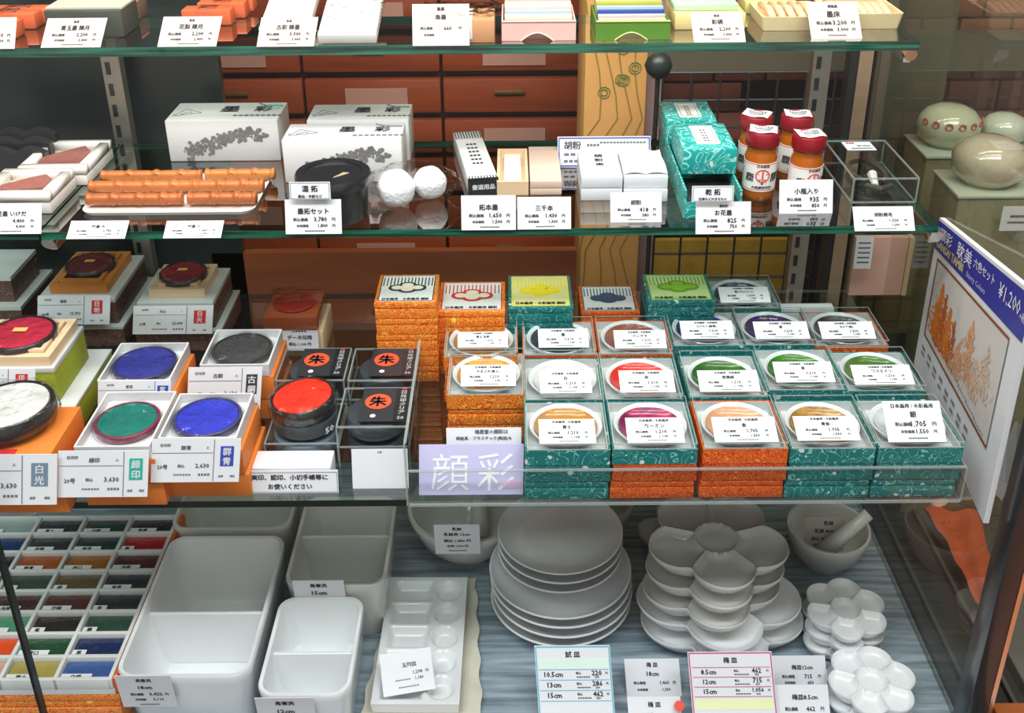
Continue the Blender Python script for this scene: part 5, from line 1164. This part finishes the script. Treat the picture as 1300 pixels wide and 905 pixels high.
# ================================================================== BASE: dishes and basins
def palette_chest():
    zt = ZB + .075; a = aty(-140, 860, 0.1); pL = at(150, 862, zt); pR = at(239, 652, zt)
    x1 = at(144, 858, zt).x; y0 = at(100, 862, zt).y; y1 = at(235, 652, zt).y
    ncol, nrow = 6, 8; D = y1 - y0; cw = .0535
    ch = D / nrow; W = ncol * cw + .006; xc = x1 - W / 2
    T = thing('pigment_tray', 'big partitioned tray of wrapped colour sticks on orange brocade boxes', 'pigment tray', (xc, y0, ZB + .0545))
    part('tray_base', box(-W / 2, W / 2, 0, D, 0, .006), LINING, T)
    for k in range(3):
        h = .0172; o = thing('orange_box', 'flat orange brocade box under the pigment tray, %s of three layers' % ('bottom', 'middle', 'top')[k], 'box', (xc + .001 * k, y0 + .001, ZB + .0003 + k * (h + .0009)), 0, 'orange boxes under the pigment tray')
        part('box_body', box(-W / 2, W / 2, 0, D, 0, h * .5, .0006), ORNG2, o); part('box_lid', box(-W / 2 - .001, W / 2 + .001, -.001, D + .001, h * .54, h, .0006), ORNG2, o)
    pc = PORCB; bw = .004
    for i in range(ncol + 1): part('divider', cached(('dv', 1), lambda: box(-bw / 2, bw / 2, 0, D, .0062, .0200, .0006)), LINING, T, (-W / 2 + .003 + i * cw, 0, 0))
    for j in range(nrow + 1): part('cross_divider', cached(('dv', 2), lambda: box(-W / 2 + .003, W / 2 - .003, -.002, .002, .0062, .0195, .0006)), LINING, T, (0, j * ch + (.002 if j == 0 else -.002 if j == nrow else 0), 0))
    part('orange_rim', box(W / 2 + .0003, W / 2 + .004, 0, D, .002, .021, .0006), ORNG, T, label='orange brocade side')
    rows = [  # rear to front, right to left
        ['#1c2430', '#1f4444', '#2b3440', '#9fb0ae', '#39414a', '#54595c'], ['#b01026', '#1f3f42', '#343c44', '#1f3d6e', '#2c3c30', '#50302c'],
        ['#57231f', '#a5651f', '#b0561c', '#3a2b38', '#30304a', '#305040'], ['#2b333a', '#6a5a3a', '#3e4f40', '#54443c', '#603020', '#404040'],
        ['#2f3439', '#5a2f2c', '#4a2f2c', '#5a7a48', '#444a30', '#305040'], ['#2f5040', '#2d2622', '#4f9a70', '#3b6a50', '#336', '#555'],
        ['#182a55', '#224a30', '#e04a14', '#d8401c', '#c33', '#933'], ['#3f5f9c', '#b0a050', '#d8a488', '#caa080', '#986', '#a88']]
    words = ['群青', '青口', '緑', '白緑', '朱', '藍', '黄土', '岱赭', '焦茶', '墨', '浅葱', '若葉', '紫', '赤口', '草', '金茶']
    def hx(s):
        s = s.lstrip('#'); s = ''.join(c * 2 for c in s) if len(s) == 3 else s
        return tuple((int(s[i:i + 2], 16) / 255) ** 2.2 for i in (0, 2, 4))
    rnd = random.Random(9); w = cw - bw - .001; d = ch - .005
    for j in range(nrow):
        for i in range(ncol):
            x = W / 2 - .003 - cw * (i + .5); y = D - ch * (j + .5); col = rows[j][i]
            wd = words[(j * 5 + i * 3) % 16]
            S = thing('colour_stick', 'x', 'colour stick', (xc + x, y0 + y - d / 2, ZB + .0545 + .0064), 0, 'wrapped colour sticks in the tray')
            ordj = ('rear', 'second', 'third', 'fourth', 'fifth', 'sixth', 'seventh', 'front')[j]; ordi = ('rightmost', 'second from right', 'third from right', 'fourth from right', 'fifth from right', 'leftmost')[i]
            S['label'] = 'wrapped colour stick in the %s row of the pigment tray, %s' % (ordj, ordi)
            part('stick', cached(('st', 1), lambda: box(-w / 2, w / 2, 0, d, 0, .008, .0012)), mat('stick_' + col, hx(col), .3, coat=.3, var=.15), S)
            if i < 5:
                wr = part('wrapper', cached(('stw', (i + j) % 3), lambda: (lambda b, r2: (lambda g: ([b.faces.new((g[q][p], g[q][p + 1], g[q + 1][p + 1], g[q + 1][p])) for q in range(4) for p in range(7)], smooth(b, 180))[-1])([[b.verts.new((-w / 2 + w * p / 7, d * q / 4, .0088 + r2.uniform(0, .0012))) for p in range(8)] for q in range(5)]))(bmesh.new(), random.Random(i + j))), WRAP, S)
                lw = .030 if len(wd) > 1 else .014
                l = part('paper_label', cached(('stl', len(wd)), lambda: box(-w / 2 + .001, -w / 2 + .001 + lw, -.0006, .0072, .0103, .0107)), PAPER, S)
                part('lettering', cached_txt(wd, lambda x_, y_: (-w / 2 + .001 + lw / 2 + x_, .0033 + y_, .0110), .0050, lw * .8, wd), INK, l)
def cached_txt(s, mp, h, mw, key):
    if ('tx', key) not in MC: MC[('tx', key)] = letters([(s, 0, 0, h, 'c', mw)], mp)
    return MC[('tx', key)]
palette_chest()
def basin(uL, uR, vF, vR, h, lab, divs, cardinfo=None, taper=.86, yaw=0, m=PORC):
    zt = ZB + h; x0, x1, y0, y1 = topframe(uL, uR, vF, vR, zt); W, D = x1 - x0, y1 - y0
    T = thing('brush_basin', lab, 'basin', ((x0 + x1) / 2, y0, ZB + .0004)); bm = bmesh.new(); cy = D / 2; r_ = .018; t = .0048
    L = [rr_loop(bm, W * taper, D * (taper + .03), r_, 0, 6, 0, cy), rr_loop(bm, W * (taper + .02), D * (taper + .05), r_, .003, 6, 0, cy), rr_loop(bm, W * .975, D * .98, r_, h * .86, 6, 0, cy), rr_loop(bm, W - .001, D - .001, r_, h * .97, 6, 0, cy), rr_loop(bm, W - .003, D - .003, r_ - .001, h, 6, 0, cy),
         rr_loop(bm, W - 2 * t, D - 2 * t, r_ - .003, h - .0008, 6, 0, cy), rr_loop(bm, W - 2 * t - .003, D - 2 * t - .003, r_ - .004, h * .9, 6, 0, cy), rr_loop(bm, W * taper - 2 * t, D * (taper + .03) - 2 * t, .012, .012, 6, 0, cy), rr_loop(bm, W * taper - 2 * t - .012, D * (taper + .03) - 2 * t - .012, .008, .006, 6, 0, cy)]
    loft(bm, L); part('basin_body', smooth(bm, 60), m, T)
    for f, dh in divs:
        yy = D * f; bm = bmesh.new(); w1, w0 = W - 2 * t - .001, W * taper - 2 * t + .001
        lo = [bm.verts.new(q) for q in ((-w0 / 2, yy - .003, .0065), (w0 / 2, yy - .003, .0065), (w0 / 2, yy + .003, .0065), (-w0 / 2, yy + .003, .0065))]
        hi = [bm.verts.new(q) for q in ((-w1 / 2, yy - .002, h - dh), (w1 / 2, yy - .002, h - dh), (w1 / 2, yy + .002, h - dh), (-w1 / 2, yy + .002, h - dh))]
        loft(bm, [lo, hi]); es = [e for e in bm.edges if e.verts[0].co.z > .01 and e.verts[1].co.z > .01]
        bmesh.ops.bevel(bm, geom=es, offset=.0015, segments=2, affect='EDGES'); part('divider', smooth(bm), m, T)
    return y0, T
yb1, _ = basin(142, 316, 860, 680, .085, 'largest white porcelain brush basin, at the front left', [(.47, .010)])
basin(213, 368, 672, 610, .080, 'white porcelain basin mostly hidden behind the largest basin', [], m=PORCB)
yb2, _ = basin(358, 490, 744, 630, .080, 'white porcelain brush basin in the middle behind the smallest basin', [(.58, .006)], m=PORCB)
yb3, _ = basin(322, 444, 884, 757, .068, 'smallest white porcelain brush basin at the front', [(.46, .006)])
def stuck(uL, uR, vB, vT, y, lab, lines): card(uL, uR, vB, vT, 0, lab, lines, tilt=-6, y=y, paper=SHADEP)
stuck(157, 226, 897, 858, yb1 - .0005, 'grey price card 3,422 yen taped to the front of the largest basin', [('長筆洗', 0, .86, .10, 'c', .4), ('18cm', 0, .64, .10, 'c', .4), ('税込価格', -.3, .42, .08, 'l', .24), ('3,422', .28, .42, .10, 'r', .26), ('円', .36, .42, .07), ('本体価格', -.24, .25, .07, 'l', .2), ('3,110', .28, .25, .08, 'r', .22), ('#marks', 0, .09, .03, 'c', .36)])
stuck(331, 404, 925, 886, yb3 - .0005, 'grey price card for the smallest basin taped to its front', [('角筆洗', 0, .84, .12, 'c', .4), ('12cm', 0, .58, .12, 'c', .3), ('税込価格 1,650 円', 0, .3, .09, 'c', .7)])
stuck(377, 441, 775, 737, yb2 - .0005, 'grey price card on the middle basin, half hidden by the smallest basin', [('角筆洗', 0, .84, .12, 'c', .4), ('15cm', 0, .60, .12, 'c', .3), ('税込価格 2,200 円', 0, .3, .09, 'c', .7)])
# crumpled paper and the wrapped palette
def palette():
    z = ZB + .004; A = [(478, 905), (608, 905), (600, 735), (505, 735)]
    P4 = [at(u, v, z) for u, v in ((452, 930), (613, 930), (604, 735), (503, 735))]
    bm = bmesh.new(); n, m_ = 26, 26; rnd = random.Random(8); g = []
    for j in range(m_ + 1):
        row = []
        for i in range(n + 1):
            s, t = i / n, j / m_; p = (P4[0] * (1 - s) + P4[1] * s) * (1 - t) + (P4[3] * (1 - s) + P4[2] * s) * t
            e = max(0, abs(s - .5) * 2 - .75) * 4; p = p + Vector((.0016 * math.sin(t * 31 + s) * (1 if s > .5 else -1) * e, 0, .0012 + .0035 * e * (math.sin(t * 37 + i) * .5 + .5)))
            row.append(bm.verts.new(p - P4[0]))
        g.append(row)
    for j in range(m_):
        for i in range(n): bm.faces.new((g[j][i], g[j][i + 1], g[j + 1][i + 1], g[j + 1][i]))
    T = thing('wrapping_paper', 'crumpled cream wrapping paper under the long white palette', 'paper', P4[0]); part('sheet', smooth(bm, 180), mat('straw_paper', (.62, .58, .48), .7), T)
    z = ZB + .022; a = at(470, 893, z); b = at(583, 893, z); c = at(590, 731, z); d = at(499, 731, z)
    W = b.x - a.x; D = (c.y - a.y); rz = math.atan2(((a + b) / 2 - (c + d) / 2).x, D); 
    T = thing('long_palette', 'long white porcelain palette with oblong and round wells in clear film', 'palette', ((a.x + b.x) / 2, a.y, ZB + .0065), -math.atan2(((c + d) / 2 - (a + b) / 2).x, D) )
    H = .014; bm = bmesh.new(); nx, ny = 44, 84
    def hgt(x, y):
        h = H; ins = 0
        rows = 5
        for k in range(rows):
            yc = D * (.12 + .19 * k)
            # oblong well at left
            dx = (abs(x + W * .17) - W * .22) / .006; dy = (abs(y - yc) - D * .070) / .006
            q = max(dx, dy)
            h = min(h, H - .009 * max(0, min(1, -q + .4)))
            rr_ = math.hypot(x - W * .27, (y - yc)) / (W * .155)
            h = min(h, H - .009 * max(0, min(1, (1.05 - rr_) * 3.2)))
        return h
    g = [[bm.verts.new((-W / 2 + W * i / nx, D * j / ny, hgt(-W / 2 + W * i / nx, D * j / ny))) for i in range(nx + 1)] for j in range(ny + 1)]
    for j in range(ny):
        for i in range(nx): bm.faces.new((g[j][i], g[j][i + 1], g[j + 1][i + 1], g[j + 1][i]))
    rim = [g[0][i] for i in range(nx + 1)] + [g[j][nx] for j in range(1, ny + 1)] + [g[ny][i] for i in range(nx - 1, -1, -1)] + [g[j][0] for j in range(ny - 1, 0, -1)]
    low = [bm.verts.new((v.co.x * .97, v.co.y * .98 + D * .01, 0)) for v in rim]
    for i in range(len(rim)): bm.faces.new((rim[i], low[i], low[(i + 1) % len(rim)], rim[(i + 1) % len(rim)]))
    bm.faces.new(low); bmesh.ops.recalc_face_normals(bm, faces=bm.faces); part('palette_body', smooth(bm, 60), PORC, T)
    part('plastic_film', box(-W / 2 - .003, W / 2 + .003, -.003, D + .003, .001, H + .003, .001), sheet('palette_film', (.97, .97, .97), 1.4, .06, .8, bump=.4, bscale=40), T)
    card(487, 553, 885, 826, ZB + .0262, 'tilted white price card for the long palette lying on its film', [('玉列皿', .05, .66, .11, 'c', .4), ('1,298', .2, .46, .09, 'c', .24), ('円', .38, .46, .07), ('1,180', .22, .32, .08, 'c', .2), ('#marks', -.1, .32, .03, 'c', .3, 0, 6), ('#marks', 0, .15, .03, 'c', .4, 0, 8)], tilt=62, vR=874, ink=GREYINK)
palette()
# mortar, pestle, mortar card
def mortar(u, vc, ru, h, lab, z=ZB, m=PORCB, px=None):
    p = at(u, vc, z + h); r_ = ru * (p - Vector((0, 0, CAM_H))).dot(ROT @ Vector((0, 0, -1))) / FOC
    T = thing('mortar_bowl', lab, 'mortar', (p.x, p.y, z + .0004))
    part('bowl', lathe([(0, 0), (r_ * .52, 0), (r_ * .55, .004), (r_ * .80, h * .38), (r_ * .95, h * .8), (r_ * .99, h * .96), (r_ * .97, h), (r_ * .92, h * 1.0), (r_ * .87, h * .92), (r_ * .78, h * .55), (r_ * .5, h * .2), (0, h * .12)], 56), m, T)
    return p, r_, T
pm, rm, _ = mortar(592, 640, 76, .062, 'large white porcelain mortar with price card, left of the round dishes')
bm = bmesh.new(); tube(bm, [(0, 0, 0), (0, .03, .020), (0, .075, .045)], [.012, .010, .009], 20)
tag(part('pestle', smooth(bm, 60), PORCB, None, (pm.x + .015, pm.y - .015, ZB + .026)), 'white porcelain pestle standing in the large mortar', 'pestle')
card(553, 610, 703, 666, 0, 'grey price card on the front of the large mortar', [('乳鉢', 0, .86, .1), ('乳鉢洗 12cm', 0, .68, .1, 'c', .8), ('税込 1,850 円', 0, .46, .1, 'c', .8), ('本体 1,500 円', 0, .28, .08, 'c', .7), ('#marks', 0, .12, .03, 'c', .4)], y=pm.y - rm - .002, tilt=-10, paper=SHADEP)
mortar(762, 632, 44, .055, 'white mortar half hidden behind the round dishes')
pm2, rm2, _ = mortar(1052, 668, 53, .052, 'small white mortar with tilted pestle and card, right of the plum dishes')
bm = bmesh.new(); a_ = at(1046, 700, ZB + .030) ; b_ = at(1103, 652, ZB + .078); tube(bm, [(0, 0, 0), tuple((b_ - a_) * .5), tuple(b_ - a_)], [.011, .0085, .0072], 20)
tag(part('pestle', smooth(bm, 60), PORCB, None, tuple(a_)), 'white porcelain pestle lying across the small mortar', 'pestle')
card(1019, 1070, 700, 656, 0, 'grey price card standing inside the small mortar', [('乳鉢', .1, .82, .12), ('乳鉢 8cm', 0, .60, .12, 'c', .7), ('税込 858 円', -.05, .38, .1, 'c', .7), ('本体 780 円', -.05, .2, .08, 'c', .6)], y=pm2.y - .004, tilt=12, paper=mat('brown_shaded_paper', (.50, .46, .42), .6))  # brown shade under the shelf is painted into this card's paper
# stacks of round dishes
def plates():
    def plate(r_, z, u, vtop, idx, lab):
        p = at(u, vtop, z + .020); T = thing('round_dish', lab, 'dish', (p.x, p.y, z), 0, 'stacked round dishes')
        part('dish_body', cached(('pl', round(r_, 4)), lambda: lathe([(0, 0), (r_ * .60, 0), (r_ * .62, .002), (r_ * .80, .006), (r_ * .97, .0165), (r_, .019), (r_ * .995, .0200), (r_ * .975, .0200), (r_ * .94, .0165), (r_ * .80, .0095), (r_ * .6, .0065), (0, .006)], 72)), PORCB if idx > 3 else PORC, T)
        return p
    names = ['bottom', 'second', 'third', 'fourth', 'fifth', 'sixth', 'top']
    zb = ZB + .0004; big = .0795; sm = .0700
    ctr = at(712, 752, ZB + .020)
    z = zb; pts = []
    offs = [(0, 0), (.001, .001), (0, .003), (-.001, .004), (-.001, .016), (-.001, .017), (-.001, .018)]
    for k in range(7):
        r_ = big if k < 4 else sm
        T = thing('round_dish', 'white round dish, %s in the stack of seven, %s' % (names[k], 'one of the four wide ones' if k < 4 else 'one of the three smaller ones'), 'dish', (ctr.x + offs[k][0], ctr.y + offs[k][1], z), 0, 'stacked round dishes')
        part('dish_body', cached(('pl', r_), lambda: lathe([(0, 0), (r_ * .60, 0), (r_ * .62, .002), (r_ * .80, .006), (r_ * .97, .0165), (r_, .019), (r_ * .995, .0200), (r_ * .975, .0200), (r_ * .94, .0165), (r_ * .80, .0095), (r_ * .6, .0065), (0, .006)], 72)), PORC, T)
        z += .0118 if k != 3 else .016
plates()
# plum blossom dishes
def petal_dish(np_, R0, h, rot=0, cr=.27, pr=.37, pc=.62, deep=.55):
    """height field in polar grid: np_ petals around a centre well"""
    bm = bmesh.new(); NA, NR = np_ * 24, 34
    cs = [(pc * R0 * math.cos(rot + 6.283185 * k / np_), pc * R0 * math.sin(rot + 6.283185 * k / np_)) for k in range(np_)]; prr = pr * R0; crr = cr * R0
    def outl(a):
        b_ = 0
        for cx, cy in cs:
            d = cx * math.cos(a) + cy * math.sin(a); q = d * d - (cx * cx + cy * cy - prr * prr)
            if q > 0: b_ = max(b_, d + math.sqrt(q))
        return max(b_, pc * R0 * .80)
    OUT = [outl(6.283185 * i / NA) for i in range(NA)]
    # soften the notches
    for _ in range(1): OUT = [.25 * OUT[i - 1] + .5 * OUT[i] + .25 * OUT[(i + 1) % NA] for i in range(NA)]
    wall = .13 * R0
    def hgt(x, y, edge):
        r0 = math.hypot(x, y); d = abs(r0 - crr)
        if r0 > crr:
            ang = (math.atan2(y, x) - rot) * np_ / 6.283185; fr = abs(ang - round(ang)); d = min(d, (.5 - fr) * 6.283185 / np_ * r0)
        d = min(d, edge); q = max(0, 1 - d / wall); return h - deep * h * (1 - q * q)
    rings = []; c0 = bm.verts.new((0, 0, hgt(0, 0, 9)))
    for j in range(1, NR + 1):
        fr = (j / NR); ring = []
        for i in range(NA):
            a = 6.283185 * i / NA; r_ = OUT[i] * fr; x, y = r_ * math.cos(a), r_ * math.sin(a); ring.append(bm.verts.new((x, y, hgt(x, y, OUT[i] - r_) if j < NR else h)))
        rings.append(ring)
    for i in range(NA): bm.faces.new((c0, rings[0][i], rings[0][(i + 1) % NA]))
    for a, b in zip(rings, rings[1:]):
        for i in range(NA): bm.faces.new((a[i], b[i], b[(i + 1) % NA], a[(i + 1) % NA]))
    prev = rings[-1]
    for fr, z in ((1.012, h * .93), (1.0, h * .80), (.90, h * .35), (.74, 0.0)):
        ring = [bm.verts.new((OUT[i] * fr * math.cos(6.283185 * i / NA), OUT[i] * fr * math.sin(6.283185 * i / NA), z)) for i in range(NA)]
        for i in range(NA): bm.faces.new((prev[i], ring[i], ring[(i + 1) % NA], prev[(i + 1) % NA]))
        prev = ring
    bm.faces.new(prev); bmesh.ops.recalc_face_normals(bm, faces=bm.faces); return smooth(bm, 70)
def rpx(p, px): return px * (p - Vector((0, 0, CAM_H))).dot(ROT @ Vector((0, 0, -1))) / FOC
def plum_stack():
    zb = ZB + .0004; cl = at(907, 765, zb + .024); RL = rpx(cl, 104); ct = at(908, 697, ZB + .105); RS = rpx(ct, 89)
    K = 6.283185 / 4
    big = cached(('pd', 'big'), lambda: petal_dish(5, RL, .024, rot=-math.pi / 2, pr=.44, pc=.56, cr=.31, deep=.30)); sml = cached(('pd', 'sml'), lambda: petal_dish(5, RS, .024, rot=-math.pi / 2, pr=.44, pc=.56, cr=.31, deep=.30))
    nm = ['bottom', 'second', 'third', 'fourth', 'top']; z = zb
    for k in range(5):
        S = k >= 2; c = ct if S else cl
        T = thing('plum_dish', 'five petal plum shaped white dish, %s in its stack of five, %s' % (nm[k], 'smaller size' if S else 'wider size'), 'dish', (c.x + (.004, .0, .006, .003, 0)[k] * (1 if not S else -1), c.y + (-.004, 0, -.004, -.002, 0)[k], z), R((3, 0, 4, 2, 0)[k]), 'stacked plum dishes')
        part('dish_body', sml if S else big, PORCB if S else PORC, T); z += (.0245, .0245, .0245, .0245, .0245)[k]
    p = at(830, 692, ZB + .03); T = thing('plum_dish', 'plum shaped white dish peeping out behind the left of the plum dish stack', 'dish', (p.x + .045, p.y + .035, zb)); part('dish_body', petal_dish(5, .06, .022, rot=.6), PORCB, T)
plum_stack()
def small_flowers():
    zb = ZB + .0004
    for (u, v, px, n, lab, rot, base, m) in ((1074, 771, 52, 3, 'rear stack by the small mortar', .30, 0, PORC), (1107, 862, 56, 2, 'front stack at the lower right', .15, 0, PORC)):
        ztop = ZB + .018 + .013 * (n - 1); c = at(u, v, ztop); RR = rpx(c, px); z = zb
        me = cached(('sf', n), lambda: petal_dish(6, RR, .018, rot=rot, cr=.36, pr=.42, pc=.58, deep=.42))
        for k in range(n):
            T = thing('flower_palette', 'six petal white flower palette, %s of the %s' % ({3: ('bottom', 'middle', 'top'), 2: ('bottom', 'top')}[n][k], lab), 'palette', (c.x - .003 * (n - 1 - k), c.y - .004 * (n - 1 - k), z), R(5 * (n - 1 - k)), 'flower palettes')
            part('dish_body', me, m, T); z += .013
small_flowers()
# tall price cards on the base
GRB = mat('pale_mint_band', (.72, .86, .78), .6); YLB = mat('pale_yellow_band', (.82, .86, .50), .6)
def size_card(uL, uR, vT, lab, title, rows, border, band, bandy, vB=935):
    L = [(title, 0, .90, .07, 'c', .4)]
    y = .68 if band is GRB else .76
    for s, p, q in rows:
        L += [(s, -.27, y, .055, 'c', .36), (p, .30, y + .015, .055, 'c', .22), ('税込', .06, y + .012, .028), ('円', .43, y + .012, .025), ('#marks', .12, y - .03, .014, 'c', .18, 0, 6), (q, .30, y - .03, .024, 'c', .12)]; y -= .115
    card(uL, uR, vB, vT, ZB, lab, L, tilt=34, skewx=-.06, cat='price card', extra=[('colour_band', [('#rect', 0, bandy, .13, 'c', .92)], band), ('border_print', [('#frame', 0, .5, .97, 'c', .97, 0, .012)] + [('#rect', 0, (.68 if band is GRB else .76) + .055 - .115 * i, .006, 'c', .92) for i in range(4)], border)])
size_card(686, 783, 819, 'white price card with blue border and mint band before the round dishes', '試 皿', [('10.5cm', '220', '200'), ('13cm', '286', '260'), ('15cm', '462', '420')], CYANINK, GRB, .80)
size_card(882, 990, 827, 'white price card with crimson border before the plum dishes', '梅 皿', [('8.5cm', '462', '420'), ('12cm', '715', '650'), ('15cm', '1,056', '960')], PINKINK, YLB, .38)
card(796, 866, 884, 836, ZB, 'plain price card for the 18 cm plum dish, upper of two', [('梅 皿', 0, .84, .13, 'c', .4), ('18cm', 0, .60, .12, 'c', .35), ('税込価格', -.36, .36, .08, 'l', .24), ('1,463', .28, .36, .10, 'r', .24), ('円', .38, .36, .08), ('本体価格', -.30, .18, .07, 'l', .2), ('1,330', .30, .18, .09, 'r', .2)], tilt=40, skewx=-.05)
T = card(800, 868, 935, 884, ZB, 'price card for the 15 cm plum dish with a round red sticker', [('梅 皿', 0, .80, .14, 'c', .4), ('15cm', 0, .52, .13, 'c', .35), ('税込 1,056 円', 0, .28, .1, 'c', .8)], tilt=40, skewx=-.05)
p = at(860, 889, ZB + .022); part('red_sticker', lathe([(0, 0), (.0050, 0), (.0050, .0005), (0, .0007)], 20), mat('bright_red_print', (.80, .05, .02), .5), T, (.0225, .014, .026), (R(40), 0, 0))
card(983, 1051, 871, 832, ZB, 'price card 715 yen for the 12 cm plum dish at lower right', [('梅皿12cm', .05, .62, .16, 'c', .6), ('税込価格', -.34, .32, .11, 'l', .24), ('715', .22, .32, .13, 'r', .2), ('円', .36, .32, .1), ('本体価格', -.3, .12, .09, 'l', .2), ('650', .24, .12, .1, 'r', .2)], tilt=36, skewx=-.04)
card(988, 1056, 925, 869, ZB, 'price card 462 yen for the 8.5 cm plum dish below the 715 yen card', [('梅皿8.5cm', .05, .72, .13, 'c', .65), ('税込価格', -.34, .45, .09, 'l', .24), ('462', .22, .45, .10, 'r', .2), ('円', .36, .45, .08)], tilt=36, skewx=-.04)
